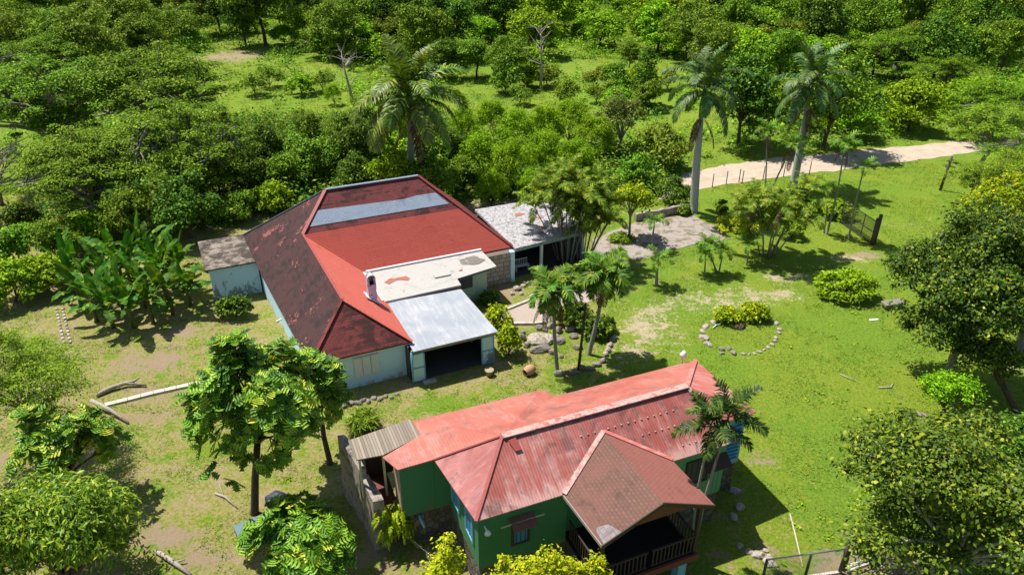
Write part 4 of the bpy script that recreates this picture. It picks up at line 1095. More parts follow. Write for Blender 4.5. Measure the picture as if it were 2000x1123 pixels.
CROWNSHAFT = mat_plain('crownshaft_green', (.12, .19, .05), .45, var=.15)
palm('royalbright', (806, 405), (802, 235), 'very tall royal palm with a wide drooping crown standing behind the red-roofed house', 30, .33, 2.2, 3, 1.30, 3, 'royal_palm', 'royal', 'royal palms', True)
palm('royal', (1355, 414), (1370, 228), 'tall royal palm with a bare pale trunk beside the patio, middle one of the three', 20, .30, 2.8, 3, .94, 8, 'royal_palm', 'royal', 'royal palms', True)
palm('royal', (1549, 366), (1577, 208), 'royal palm at the right beside the dirt road, with a purple-grey hanging dead frond', 22, .30, 2.6, 4, .98, 5, 'royal_palm', 'royal', 'royal palms', True)

palm('manila', (1088, 722), (1082, 578), 'leaning-crowned palm with a thin trunk nearest the garage on the stone-edged island', 22, .11, .5, 5, 1.08, 1)
palm('manila', (1150, 692), (1180, 545), 'tallest palm on the stone-edged garden island, its trunk leaning right', 24, .13, .5, 5, 1.12, 2)
palm('young', (1282, 557), (1285, 513), 'small stout palm on the lawn just right of the tall island palm', 10, .11, .25, 0, .92, 3)
palm('young', (1273, 486), (1278, 438), 'small palm growing at the front edge of the concrete patio', 10, .08, .2, 0, .85, 4)
for i, (b, t, lab) in enumerate([((1376, 538), (1378, 498), 'left palm of the close trio of young palms on the lawn'), ((1399, 530), (1382, 482), 'tallest back palm of the close trio of young palms on the lawn'), ((1404, 533), (1412, 494), 'right palm of the close trio of young palms on the lawn')]):
    palm('young', b, t, lab, 11, .06, .2, 0, .85, 10 + i, group='young palms in a trio')
palm('young', (1458, 518), (1462, 484), 'small young palm standing alone left of the fan-shaped palm clump', 9, .07, .2, 0, .78, 20)
palm('young', (1657, 470), (1686, 334), 'thin-trunked palm leaning right beside the iron gate', 9, .07, .4, 0, .95, 21)
palm('young', (1615, 458), (1650, 288), 'thin-trunked palm leaning right with brown fronds left of the gate', 10, .08, .4, 2, 1.0, 22)
palm('young', (1609, 455), (1618, 372), 'shorter palm in front of the thin leaning palms left of the gate', 10, .07, .3, 0, .9, 23)
palm('young', (1494, 380), (1498, 262), 'slim palm against the dirt road, left of the right royal palm trunk', 10, .07, .4, 2, 1.0, 24)
palm('young', (1500, 385), (1545, 290), 'leaning palm whose shaggy crown covers the right royal palm trunk', 12, .08, .4, 3, 1.15, 25)
palm('betel', (1347, 1090), (1385, 850), 'slender palm in front of the porch corner, left trunk of the leaning pair', 9, .06, .5, 1, .80, 31)
palm('betel', (1351, 1092), (1420, 830), 'slender palm in front of the porch corner, right trunk of the leaning pair', 10, .065, .5, 1, .85, 32)


def clump_palm(base, label, n, h, spread, sc, seed, topx, fr=9):
    g = at(*base); rr = random.Random(seed); o = empty('clump_palm', g, 0, label, 'palm')
    for k in range(n):
        a = k * GA + seed; r = .18 * math.sqrt(k + .5); q = Vector((math.cos(a) * r, math.sin(a) * r, 0))
        hh = h * rr.uniform(.6, 1.05); s_ = spread * math.sqrt((k + .5) / n)
        t = q + Vector((math.cos(a) * s_ + topx, math.sin(a) * s_ * .7, hh))
        mid = q.lerp(t, .5) - Vector((math.cos(a), math.sin(a), 0)) * s_ * .12
        st = stem([q - Vector((0, 0, .1)), q.lerp(mid, .5), mid, mid.lerp(t, .5), t], [.065, .06, .05, .045, .04], B_['palm'], o, 'stem', n=7)
        for j in range(fr):
            lv = j / (fr - 1)
            put(FK['areca'][min(2, int(lv * 3))], 'frond', st, t, j * GA + k + rr.uniform(-.2, .2), rr.uniform(-.15, .15), sc * rr.uniform(.8, 1.05), rr.uniform(-.3, .3))
        if k % 3 == 0: put(FK['dead'][1], 'dead_frond', st, t, rr.uniform(0, 6), .1, sc * .8)
    return o


clump_palm((1105, 512), 'tall clump of golden cane palms with many stems in front of the carport', 15, 6.8, 2.1, 1.05, 3, -.1, 8)
clump_palm((1140, 512), 'shorter clump of cane palms with brown skirts at the right end of the carport', 9, 5.0, 1.5, .95, 5, .5, 8)
clump_palm((1500, 500), 'fan-shaped clump of golden cane palms on the lawn left of the gate', 12, 5.3, 2.6, 1.0, 8, .3, 8)

# ------------------------------------------------------------------ banana plants
def banana_leaf(name, L, W, e0, curl, seed, tear=.25):
    rr = random.Random(seed); V = []; F = []; m = 14; p = Vector((0, 0, 0)); a = e0
    rows = []
    for i in range(m + 1):
        t = i / m; a = e0 - curl * t ** 1.6; d = Vector((math.cos(a), 0, math.sin(a))); upv = Vector((-math.sin(a), 0, math.cos(a)))
        w_ = 0.03 if t < .16 else W * .5 * math.sin(PI * min(1, ((t - .14) / .86) * .94 + .06)) ** .55
        rows.append((p.copy(), w_, upv)); p = p + d * (L / m)
    for i in range(m):
        (p0, w0, u0), (p1, w1_, u1) = rows[i], rows[i + 1]
        for sg in (-1, 1):
            lift0, lift1 = .22, .22
            j = rr.uniform(1 - tear, 1) if i > 2 else 1
            dz = rr.uniform(-.10, .02) if i > 2 else 0
            b = len(V); V += [p0, p1, p1 + Vector((0, sg * w1_ * j, w1_ * lift1 + dz)), p0 + Vector((0, sg * w0 * j, w0 * lift0 + dz))]; F.append((b, b + 1, b + 2, b + 3) if sg < 0 else (b + 3, b + 2, b + 1, b))
    return np_mesh(name, [tuple(v) for v in V], F, L_['banana'])


BLV = [banana_leaf('leaf', 2.9, .74, 1.42, .35, 1), banana_leaf('leaf', 3.1, .80, 1.2, .8, 2), banana_leaf('leaf', 3.0, .80, .95, 1.2, 3), banana_leaf('leaf', 2.6, .74, .5, 1.4, 4)]
BST = mat_plain('banana_stem', (.12, .13, .04), .6)
rr = random.Random(12)
BP = [(190, 628), (222, 640), (262, 640), (300, 632), (338, 615), (372, 598), (160, 602), (200, 598), (240, 605), (285, 600), (325, 585), (360, 570), (150, 575), (210, 570), (260, 572), (310, 560), (345, 548), (240, 548), (290, 540)]
for i, (x, y) in enumerate(sorted(BP, key=lambda q: q[0])):
    g = at(x, y); front = y > 590
    o = empty('banana_plant', g, rr.uniform(0, 6), f'banana plant with broad leaves, {ORD[i]} from the left in the clump beside the lean-to', 'banana plant', 'banana plants in the clump')
    h = rr.uniform(1.2, 2.3) * (.85 if front else 1.1)
    stem([(0, 0, -.1), (rr.uniform(-.1, .1), rr.uniform(-.1, .1), h * .6), (rr.uniform(-.15, .15), 0, h)], [.15, .12, .08], BST, o, 'stem')
    for k in range(9):
        lv = k / 8; put(BLV[min(3, int(lv * 4))], 'leaf', o, (0, 0, h - lv * .2), k * GA * 1.0 + rr.uniform(-.3, .3), rr.uniform(-.12, .12), rr.uniform(.75, 1.1), rr.uniform(-.35, .35))

# ------------------------------------------------------------------ near trees
def lobed_leaf(L, W, lobes, seed):
    """flat outline of a deeply lobed leaf along +x: list of (x, y), and the spine"""
    out = []; n = lobes
    for i in range(n):
        t0, t1 = (i) / n, (i + .55) / n
        w_ = W * .5 * math.sin(PI * min(.97, .12 + t0 * .8)) ** .7
        out += [(L * t0, w_ * .42 + .01), (L * (t1 + .16), w_ * 1.15)]
    out.append((L, 0))
    return out


def rosette_crown(rng, tips, dirs, L, W, per, lobes=4):
    V = []; F = []
    o = lobed_leaf(1.0, 1.0, lobes, 1); m = len(o)
    for tip, dr in zip(tips, dirs):
        d = unit(np.array(dr) + rng.normal(size=3) * .25); a0 = rng.random() * 6.28
        x = unit(np.cross(d, [.3, .8, .1])); y = np.cross(d, x)
        for k in range(per):
            a = a0 + k * 2.4; el = .05 + .75 * rng.random()
            t = unit((x * math.cos(a) + y * math.sin(a)) * math.cos(el) + d * math.sin(el) + np.array([0, 0, -.12]))
            b = unit(np.cross(d + rng.normal(size=3) * .25, t)); nn = np.cross(t, b)
            l, w_ = L * rng.uniform(.7, 1.15), W * rng.uniform(.8, 1.1)
            base = len(V); q0 = np.array(tip) + t * .05
            curve = lambda u: -nn * (u / 1.0) ** 2 * l * .13
            P_ = [q0 + t * l * px + b * w_ * py + nn * abs(py) * w_ * .25 + curve(px) for px, py in o] + [q0 + t * l * px - b * w_ * py + nn * abs(py) * w_ * .25 + curve(px) for px, py in o[:-1]] + [q0 + t * l * px + curve(px) for px, _ in o]
            V += P_
            for i in range(m - 1):
                s0, s1 = base + 2 * m - 1 + i, base + 2 * m - 1 + i + 1
                F.append((s0, s1, base + i + 1, base + i))
                j0, j1 = base + m + i, base + m + i + 1
                if i < m - 2: F.append((s0, j0, j1, s1))
                else: F.append((s0, j0, base + m - 1, s1))
    return np.array(V), np.array(F)


def near_tree(base, label, H, R, cbase, n, kind, leaf, barkm, seed, style='leaf', cr=.8, per=60, L=.3, W=.14, fork=.45, r0=.16, limbs=14, twig=20, lean=(0, 0), flat=.85, up=.5, droop=.3, name='tree', cat='tree', squash=(1, 1), inner=.4):
    g = at(*base); rng = np.random.default_rng(seed); rr = random.Random(seed)
    c, rad = clumps(rng, kind, n, H, cbase, R, cr, flat)
    c[:, 0] = c[:, 0] * squash[0] + lean[0]; c[:, 1] = c[:, 1] * squash[1] + lean[1]
    o = empty(name, g, 0, label, cat)
    tb = MB(); fk = Vector((lean[0] * .55, lean[1] * .55, H * fork))
    tb.tube([(0, 0, -.15), (0, 0, .1), fk * .5 + Vector((rr.uniform(-.12, .12), rr.uniform(-.1, .1), 0)), fk], [r0 * 1.6, r0 * 1.15, r0, r0 * .85], 10)
    mains = []; order = list(range(n)); rr.shuffle(order); ctr = Vector((lean[0], lean[1], (H + cbase) / 2))
    tips = []; dirs = []
    for q, i in enumerate(order):
        e = Vector(c[i])
        if q < limbs:
            mid = fk.lerp(e, .5) + Vector((rr.uniform(-.1, .1) * R, rr.uniform(-.1, .1) * R, .08 * R)); q2 = mid.lerp(e, .55) + Vector((0, 0, .03 * R))
            tb.tube([fk - Vector((0, 0, r0)), fk.lerp(mid, .55), mid, q2, e], [r0 * .6, r0 * .42, r0 * .3, r0 * .2, r0 * .1], 6, False); mains += [mid, q2]
            d_ = (e - mid).normalized()
        else:
            s_ = min(mains, key=lambda m: (m - e).length); m_ = s_.lerp(e, .5) + Vector((0, 0, .03 * R))
            if q < limbs + twig: tb.tube([s_, m_, e], [r0 * .2, r0 * .13, r0 * .06], 5, False)
            d_ = (e - s_).normalized()
        tips.append(np.array(e)); dirs.append(np.array(d_ * .6 + (e - ctr).normalized() * .45 + Vector((0, 0, .95))))
    tb.build('trunk', B_[barkm], o)
    if style == 'rosette': V, F = rosette_crown(rng, tips, dirs, L, W, per)
    else: V, F = leaf_cloud(rng, c, rad, per, L, W, up, droop, inner)
    link_mesh('crown', np_mesh('crown', V, F, L_[leaf]), o)
    return o


YH1 = height_at((1110, 1290), (1105, 1048)).z; YH2 = height_at((880, 1270), (880, 1040)).z; YH3 = height_at((1000, 1270), (1000, 1075)).z
near_tree((498, 1002), 'breadfruit tree with big glossy lobed leaves standing between the two houses', 10.6, 3.3, 2.3, 330, 'jungle', 'bread', 'brown', 3, 'rosette', .5, 8, .52, .38, .42, .17, 16, 110, (1.5, .3), squash=(1.08, .95), name='breadfruit_tree')
near_tree((645, 905), 'breadfruit tree of slim trunk beside the ruined wall, its crown hanging behind the first', 6.8, 1.7, 1.6, 80, 'round', 'bread', 'brown', 14, 'rosette', .4, 8, .60, .44, .5, .13, 10, 40, (-.2, .2), name='breadfruit_tree')
near_tree((590, 1150), 'low breadfruit tree cut by the bottom edge right of the old trough', 4.4, 2.4, .8, 120, 'jungle', 'bread', 'brown', 5, 'rosette', .4, 9, .55, .40, .3, .12, 12, 50, (.1, 0), name='breadfruit_tree')
near_tree((150, 985), 'breadfruit tree with long sparse branches at the left, above the mango tree', 6.2, 2.5, 1.6, 95, 'jungle', 'bread', 'brown', 7, 'rosette', .4, 8, .50, .36, .3, .13, 14, 46, (0, .3), squash=(1.2, 1), name='breadfruit_tree')
near_tree((140, 1180), 'dense rounded mango tree in the bottom left corner', 6.6, 3.5, .2, 300, 'jungle', 'mango', 'brown', 9, 'leaf', .62, 95, .26, .075, .2, .2, 20, 30, (0, .6), .85, up=.5, droop=.6, name='mango_tree')
near_tree((92, 910), 'pale feathery-leaved tree at the left edge with a slim leaning trunk', 8.4, 3.9, 2.2, 260, 'jungle', 'feather', 'grey', 21, 'leaf', .6, 130, .15, .045, .42, .11, 16, 70, (-.3, .5), .55, up=.9, squash=(1.15, .9), name='feathery_tree')
near_tree((1110, 1290), 'shrub with bright yellow leaves in front of the green house porch at the bottom edge', YH1, 1.75, .3, 130, 'jungle', 'yellow', 'grey', 22, 'leaf', .30, 85, .14, .08, .1, .07, 24, 70, (0, .1), .8, up=.6, name='yellow_shrub', cat='shrub', squash=(1.3, .75), inner=.6)
near_tree((880, 1270), 'smaller shrub with bright yellow-green leaves below the green house corner', YH2, 1.15, .3, 70, 'jungle', 'yellow', 'grey', 25, 'leaf', .30, 80, .14, .08, .1, .06, 12, 30, (0, 0), .8, up=.6, name='yellow_shrub', cat='shrub', inner=.6)
near_tree((1000, 1270), 'lowest yellow-leaved shrub, filling the gap between the two taller ones', YH3, 1.2, .3, 60, 'jungle', 'yellow', 'grey', 26, 'leaf', .30, 80, .14, .08, .1, .06, 12, 30, (0, 0), .8, up=.6, name='yellow_shrub', cat='shrub', inner=.6)
EVH = height_at((1850, 750), (1845, 385)).z
near_tree((1850, 750), 'massive dark evergreen tree with grey twigs on the right side of the lawn', EVH, 4.3, -.4, 300, 'jungle', 'evergreen', 'grey', 31, 'leaf', .72, 200, .20, .11, .25, .25, 26, 110, (-.1, .5), .85, name='evergreen_tree', squash=(1, .9), inner=.6)
near_tree((1990, 680), 'dark evergreen tree cut by the right edge beside the massive one', 9.0, 3.2, .4, 150, 'jungle', 'evergreen', 'grey', 33, 'leaf', .85, 90, .30, .17, .3, .25, 20, 40, (.3, 1.0), .85, name='evergreen_tree')
near_tree((1945, 500), 'yellow-green tree with pale limbs above the dark evergreen at the right edge', 7.0, 3.6, 1.5, 110, 'flat', 'yelgreen', 'pale', 34, 'leaf', .8, 90, .28, .15, .3, .22, 20, 50, (.2, .5), .5, name='tree')
near_tree((1985, 805), 'small tree with bronze leaves and a bent dark trunk at the right edge', 4.3, 2.1, 1.9, 70, 'round', 'bronze', 'brown', 35, 'leaf', .5, 80, .24, .12, .4, .17, 14, 30, (-2.0, .9), .8, name='tree', squash=(1.0, .9))
near_tree((1840, 822), 'little tree with bright light green crown and a forked dark trunk', 3.0, 1.6, 1.5, 70, 'round', 'light', 'brown', 36, 'leaf', .42, 90, .16, .07, .3, .14, 10, 24, (0, .1), .8, name='tree', squash=(1.35, .8))
near_tree((1852, 1190), 'large bronze-green tree with grey bare twigs in the bottom right corner', 8.8, 5.0, .3, 190, 'jungle', 'bronze', 'pale', 37, 'leaf', .85, 230, .19, .105, .3, .24, 34, 150, (-.2, .9), .85, name='tree', squash=(1.05, .95))
near_tree((1990, 1010), 'dark green tree at the right edge behind the bronze one', 5.6, 2.6, .4, 100, 'round', 'dark', 'pale', 38, 'leaf', .6, 80, .22, .12, .3, .2, 20, 40, (.2, .3), .85, name='tree')

# shrubs in the garden
def shrub(base, label, H, R, leaf, seed, n=40, L=.18, W=.11, sq=(1, 1), per=70, cr=.3, name='shrub'):
    return near_tree(base, label, H, R, .02, n, 'dome', leaf, 'brown', seed, 'leaf', cr, per, L, W, .06, .05, 10, 10, (0, 0), .85, up=.5, name=name, cat='shrub', squash=sq)


shrub((1436, 452), 'round shrub covered in yellow leaves beside the patio corner', 1.3, 1.9, 'yellow', 41, 46, .16, .1)
shrub((1650, 577), 'wide bright green shrub alone on the lawn at the right', 1.9, 2.3, 'vine', 42, 70, .24, .13, (1.05, .8), 80, .38)
shrub((1420, 627), 'yellow-green shrub on the left half of the stone ring back edge', 0.9, .9, 'yelgreen', 43, 36)
shrub((1472, 622), 'taller green shrub on the right half of the stone ring back edge', 1.1, 1.0, 'yelgreen', 44, 42)
shrub((1120, 632), 'dark flowering bush on the garden island below the path', 1.5, 1.2, 'dark', 45, 40, .2, .14)
shrub((1168, 652), 'dark low bush with pale blossoms at the right end of the garden island', 1.2, 1.2, 'dark', 46, 40, .2, .14)
shrub((994, 692), 'yellow-flowering climber hanging at the garage corner', 2.1, .6, 'yelgreen', 47, 44, .2, .12, (1, 1), 60, .34, 'climber')
shrub((972, 640), 'low yellow-flowering bush between the garage roof and the path', 1.6, .9, 'yelgreen', 48, 34, .2, .12)
shrub((955, 590), 'dark low bush at the foot of the pale green annex wall', .7, .7, 'dark', 49, 20)
shrub((1560, 412), 'dark hedge bush behind the fan-shaped palm clump, nearest the gate fence', 1.7, 1.9, 'mid', 50, 40, .24, .14)
shrub((1632, 425), 'bright green bush against the gate fence', 1.6, 1.6, 'light', 51, 34, .24, .14)
shrub((1545, 465), 'light green bush just right of the fan-shaped palm clump', 1.9, 1.0, 'light', 52, 26, .2, .12)
shrub((1408, 418), 'small clipped dark ball bush beside the wire fence', 1.3, .55, 'dark', 53, 18)
shrub((1338, 420), 'small twiggy bush at the end of the low patio wall', .9, .6, 'olive', 54, 14)
shrub((1215, 470), 'low plants in the round bed at the foot of the patio tree', .35, 1.1, 'mid', 55, 26)
shrub((712, 838), 'spiky yellow-green plant behind the grey board roof', 1.1, .75, 'olive', 56, 24, .4, .06)
shrub((462, 618), 'dark vines climbing the foot of the lean-to wall', 1.5, 1.0, 'dark', 57, 40, .2, .14, (1.3, .7))
shrub((820, 1015), 'dark weeds at the foot of the green house stone base', .9, .9, 'dark', 58, 20)
shrub((1110, 555), 'dark green bush in front of the carport posts', 1.2, 1.2, 'dark', 59, 30, .22, .14)

# fern-like plant hanging over the terrace edge beside the ruined wall
g_ = MB()
FERN = [banana_leaf('leaf', 1.0, .16, .5, 2.3, 31), banana_leaf('leaf', 1.1, .16, .1, 1.8, 32), banana_leaf('leaf', .9, .15, .9, 2.2, 33)]
for m_ in FERN: m_.materials[0] = L_['yelgreen']
c2, s2 = math.cos(A2), math.sin(A2)
def w2(u, v, z=0): return Vector((u * c2 - v * s2, u * s2 + v * c2, z))
FR = empty('hanging_fern', w2(4.15, 24.0, 1.95), 0, 'pale green fern spilling over the terrace edge beside the ruined stone wall', 'fern')
rr = random.Random(8)
for k in range(84):
    put(FERN[k % 3], 'leaf', FR, (rr.uniform(-.38, .38), rr.uniform(-.35, .5), rr.uniform(-1.1, .4)), rr.uniform(-2.6, -.4), rr.uniform(-.2, .4), rr.uniform(.7, 1.25), rr.uniform(-.3, .3))

# ------------------------------------------------------------------ dead trees, logs
def dead_tree(base, label, H, seed, name='dead_tree', n=14, spread=.5, r=.16, mat='dead', lean=(0, 0)):
    o = empty(name, at(*base), 0, label, 'dead tree'); rr = random.Random(seed); mb = MB()
    t = Vector((lean[0], lean[1], H)); mb.tube([(0, 0, -.2), t * .3 + Vector((rr.uniform(-.2, .2), 0, 0)), t * .65, t], [r * 1.4, r, r * .6, r * .15], 8); mb.build('trunk', B_[mat], o)
    bm_ = MB()
    for k in range(n):
        p = t * rr.uniform(.35, .95); a = rr.uniform(0, 6.28); l = H * spread * rr.uniform(.3, .8)
        q = p + Vector((math.cos(a), math.sin(a), rr.uniform(.2, .9))) * l * .5; e = q + Vector((math.cos(a + rr.uniform(-.6, .6)), math.sin(a), rr.uniform(-.1, .9))) * l * .5
        bm_.tube([p, q, e], [r * .35, r * .22, r * .05], 5, False)
        for j in range(3):
            e2 = q.lerp(e, .5) + Vector((rr.uniform(-.3, .3), rr.uniform(-.3, .3), rr.uniform(0, .4))) * l; bm_.tube([q.lerp(e, .2 * j), e2], [r * .15, r * .03], 4, False)
    bm_.build('branch', B_[mat], o)
    return o


dead_tree((1055, 178), 'tall bare dead tree in the meadow above the feathery thicket', 10, 2, r=.2)
dead_tree((690, 205), 'bleached broken dead tree left of the left royal palm crown', 7, 5, spread=.7, r=.22, lean=(-1, 0))
dead_tree((735, 75), 'bare dead tree at the top left of the meadow, among olive trees', 10, 7, spread=.7, r=.2)
dead_tree((0, 400), 'twiggy grey dead tree at the left edge', 5.5, 9, spread=1.1, r=.24, n=30, mat='grey', lean=(1.2, 0))
dead_tree((1320, 60), 'pair of bare grey stems behind the middle royal palm', 9, 11, spread=.3, r=.2)
dead_tree((845, 1130), 'leafless grey twiggy bush left of the yellow shrub', 1.6, 13, 'bare_bush', 16, .8, .04)
dead_tree((1538, 25), 'bare straight grey trunk at the top edge right of centre', 14, 15, spread=.15, r=.25, n=6, mat='grey')


def log(pts, radii, label, cat='log', mat='dead', name='fallen_log', extra=()):
    P_ = [at(x, y, z) for x, y, z in pts]; o0 = Vector((P_[0].x, P_[0].y, 0)); mb = MB(o0)
    mb.tube(P_, radii, 9)
    for e, er in extra: mb.tube([at(*q) for q in e], er, 7)
    o = mb.build(name, B_[mat]); o.location = o0
    return tag(o, label, cat)


log([(188, 772, .12), (215, 758, .2), (245, 748, .25), (285, 752, .12)], [.13, .15, .13, .06], 'forked bleached log on the dirt patch left of the breadfruit tree', extra=[([(245, 748, .25), (262, 744, .35), (273, 737, .5)], [.1, .08, .04])])
log([(178, 782, .5), (215, 800, .3), (250, 825, .1)], [.13, .11, .07], 'pale straight log lying below the concrete kerb at the left')
log([(305, 1075, .12), (340, 1098, .15), (372, 1122, .1)], [.10, .11, .07], 'pale fallen branch at the bottom edge right of the mango tree', extra=[([(340, 1098, .15), (362, 1092, .2)], [.06, .03])])
log([(420, 963, .06), (440, 970, .1), (464, 992, .05)], [.05, .06, .03], 'thin crooked fallen branch on the grass left of the breadfruit trunk', name='fallen_branch', extra=[([(437, 968, .1), (428, 945, .1)], [.03, .015])])
log([(1640, 730, .04), (1672, 745, .05)], [.04, .025], 'short thin stick on the bright lawn right of the stone ring', 'stick', name='stick')
log([(1716, 757, .05), (1740, 756, .06), (1745, 748, .05)], [.05, .05, .03], 'curved dead branch on the lawn left of the light green little tree', name='fallen_branch')
log([(1543, 1003, .03), (1555, 1050, .05), (1568, 1106, .03)], [.045, .04, .035], 'long pale bamboo pole lying on the lawn near the pipe fence', 'pole', 'pale', 'bamboo_pole').data.materials[0] = M['bamboo']
log([(676, 130, .9), (690, 108, 1.4), (715, 92, 1.2)], [.3, .35, .3], 'thick broken log among the scrub at the top of the meadow')
# dead palm pole on the island
dp = height_at((1130, 722), (1144, 592)); g = at(1130, 722); mb = MB(g); mb.tube([g, g.lerp(dp, .5), dp], [.10, .085, .075], 9)
o = mb.build('palm_stump', B_['brown']); o.location = g; tag(o, 'tall bare headless palm pole between the two island palms', 'dead palm')


# ------------------------------------------------------------------ rocks
def rock(loc, sx, sy, sz, seed, label, mat='rock', rz=0.0, group=None, name='rock', cat='rock', sub=2, amp=.22):
    import bmesh
    bm = bmesh.new(); bmesh.ops.create_icosphere(bm, subdivisions=sub, radius=1.0); rr = random.Random(seed)
    dirs = [Vector((rr.gauss(0, 1), rr.gauss(0, 1), rr.gauss(0, 1))).normalized() for _ in range(9)]; cut = [rr.uniform(.62, .95) for _ in dirs]
    for v in bm.verts:
        c0 = v.co.normalized(); s_ = 1.0
        for d, k in zip(dirs, cut):
            q = c0.dot(d)
            if q > 0.05: s_ = min(s_, k / q)
        v.co = c0 * s_ * rr.uniform(1 - amp * .25, 1 + amp * .25); v.co = Vector((v.co.x * sx, v.co.y * sy, v.co.z * sz + sz * .35))
    me = bpy.data.meshes.new(name); bm.to_mesh(me); bm.free(); me.materials.append(M[mat])
    o = link_mesh(name, me); o.location = loc; o.rotation_euler = (0, 0, rz)
    return tag(o, label, cat, group)


RING = [(1398, 630, .5, .16), (1379, 638, .42, .16), (1372, 648, .3, .17), (1374, 661, .5, .22), (1380, 671, .28, .2), (1386, 675, .26, .2), (1410, 683, .28, .22), (1410, 691, .22, .14), (1424, 682, .24, .22), (1433, 691, .32, .22),
        (1452, 692, .2, .16), (1464, 692, .14, .12), (1473, 691, .18, .12), (1483, 688, .2, .14), (1493, 684, .16, .12), (1500, 679, .2, .14), (1508, 674, .22, .16), (1513, 667, .22, .16), (1515, 660, .22, .15), (1520, 651, .22, .18), (1523, 644, .24, .16), (1517, 632, .3, .18), (1505, 625, .22, .12)]
for i, (x, y, s_, h) in enumerate(RING):
    g = at(x, y); rock((g.x, g.y, -.02), s_ * .98, s_ * .66, h * .85, 100 + i, f'grey edging stone, {ORD[i]} counting anticlockwise from the shrub in the round bed ring', 'rockpale' if i not in (6, 7, 8, 9) else 'rock', (i * .9) % 3, 'edging stones of the round bed', 'edging_stone', 'stone')
BIG = [(1058, 664, 1.35, 1.0, .42, 'rockpale', 'large flat pale boulder slab in the middle of the rockery'), (1019, 663, .32, .36, .45, 'rock', 'dark boulder at the left end of the rockery slab'), (1022, 651, .24, .2, .3, 'rock', 'small dark boulder at the upper left of the rockery slab'),
       (1028, 676, .36, .3, .32, 'rock', 'grey boulder at the lower left of the rockery slab'), (1057, 685, 1.0, .42, .42, 'rock', 'long dark boulder along the front of the rockery slab'), (1054, 643, .34, .3, .36, 'rock', 'grey boulder behind the rockery slab, left one'),
       (1065, 646, .34, .26, .3, 'rock', 'low grey boulder behind the rockery slab, middle one'), (1074, 638, .45, .4, .5, 'rockpale', 'pale upright boulder behind the rockery slab'), (1091, 648, .42, .32, .4, 'rock', 'grey boulder right of the first island palm trunk, back one'),
       (1094, 668, .42, .5, .4, 'rock', 'pointed grey boulder right of the rockery slab'), (1080, 690, .36, .4, .36, 'rock', 'grey boulder touching the first island palm trunk'), (1097, 698, .22, .2, .2, 'rock', 'small round boulder below the first island palm'),
       (1114, 645, .6, .4, .45, 'rock', 'wedge-shaped dark boulder in front of the dark flowering bush'), (1121, 659, .34, .45, .36, 'rock', 'pale pointed boulder below the wedge-shaped one'), (1128, 681, .45, .32, .3, 'rock', 'low grey boulder beside the headless palm pole'), (1084, 664, .5, .55, .42, 'rock', 'mossy grey boulder at the right end of the rockery slab')]
for i, (x, y, a, b, h, m_, lab) in enumerate(BIG):
    g = at(x, y); rock((g.x, g.y, 0), a * .8, b * .8, h * .8, 200 + i, lab, m_, (i * 1.3) % 3 if i not in (0, 4) else .3, 'boulders of the rockery', 'boulder', sub=3)
KERB = [(1197, 662, .3, .6, .2), (1190, 676, .3, .7, .2), (1186, 686, .34, .5, .22), (1183, 694, .3, .3, .22), (1178, 706, .32, .4, .22), (1166, 714, .5, .3, .24), (1150, 722, .6, .26, .26), (1136, 722, .42, .32, .3), (1116, 730, .8, .26, .28), (1093, 733, .55, .3, .32)]
for i, (x, y, a, b, h) in enumerate(KERB):
    g = at(x, y); rock((g.x, g.y, 0), a * .75, b * .7, h, 300 + i, f'long kerb stone of the garden island, {ORD[i]} from its right upper end', 'rockpale' if i < 4 else 'rock', .0 if i > 4 else -.5, 'kerb stones of the garden island', 'kerb_stone', 'stone')
for i in range(11):
    t = i / 10; g = at(665 + 110 * t, 793 - 20 * t + (2 if i % 2 else -2)); rock((g.x, g.y, 0), .16 + .22 * (1 - t), .15, .12 + .08 * (1 - t), 330 + i, f'small stone in the row along the white wall, {ORD[i]} from the left', 'rock', i, 'stones in the row along the white wall', 'edging_stone', 'stone')
for i, (x, y, s_) in enumerate([(1480, 1085, .5), (1500, 1095, .6), (1510, 1100, .35), (1462, 1078, .35), (1445, 1066, .3), (1495, 1075, .25), (1438, 960, .5), (1445, 990, .45), (1433, 1010, .4)]):
    g = at(x, y); rock((g.x, g.y, 0), s_ * .7, s_ * .55, s_ * .35, 360 + i, f'loose pale rubble stone right of the porch, {ORD[i]} in order from the fence side', 'rockpale', i, 'rubble stones right of the porch', 'rubble_stone', 'stone')
for i, (x, y, s_) in enumerate([(1010, 566, .5), (1022, 560, .4), (1000, 575, .35), (1032, 556, .4), (1018, 575, .3)]):
    g = at(x, y); rock((g.x, g.y, 0), s_ * .7, s_ * .6, s_ * .5, 380 + i, f'pale rock in the pile below the stone bay, {ORD[i]} of the pile', 'rockpale', i, 'rocks piled below the stone bay', 'rock', 'rock')
for i, (x, y) in enumerate([(1746, 842), (1746, 834), (1751, 826), (1759, 820), (1769, 815), (1781, 812), (1794, 811), (1806, 812)]):
    g = at(x, y); rock((g.x, g.y, 0), .22, .15, .14, 400 + i, f'brick-like stone edging the bed by the light green little tree, {ORD[i]} along the curve', 'rock', i * .5 - 1.2, 'stones of the curved bed edge', 'edging_stone', 'stone')
g = at(1445, 640); rock((g.x, g.y, 0), .55, .32, .22, 450, 'dark rotten tree stump in the middle of the stone ring', 'rock', .4, None, 'tree_stump', 'stump', 3).data.materials[0] = B_['brown']
g = at(545, 985); rock((g.x, g.y, 0), .75, .6, .55, 452, 'dark heap of tarpaulin beside the breadfruit trunk', 'tarp', .4, None, 'tarp_heap', 'heap', 3)
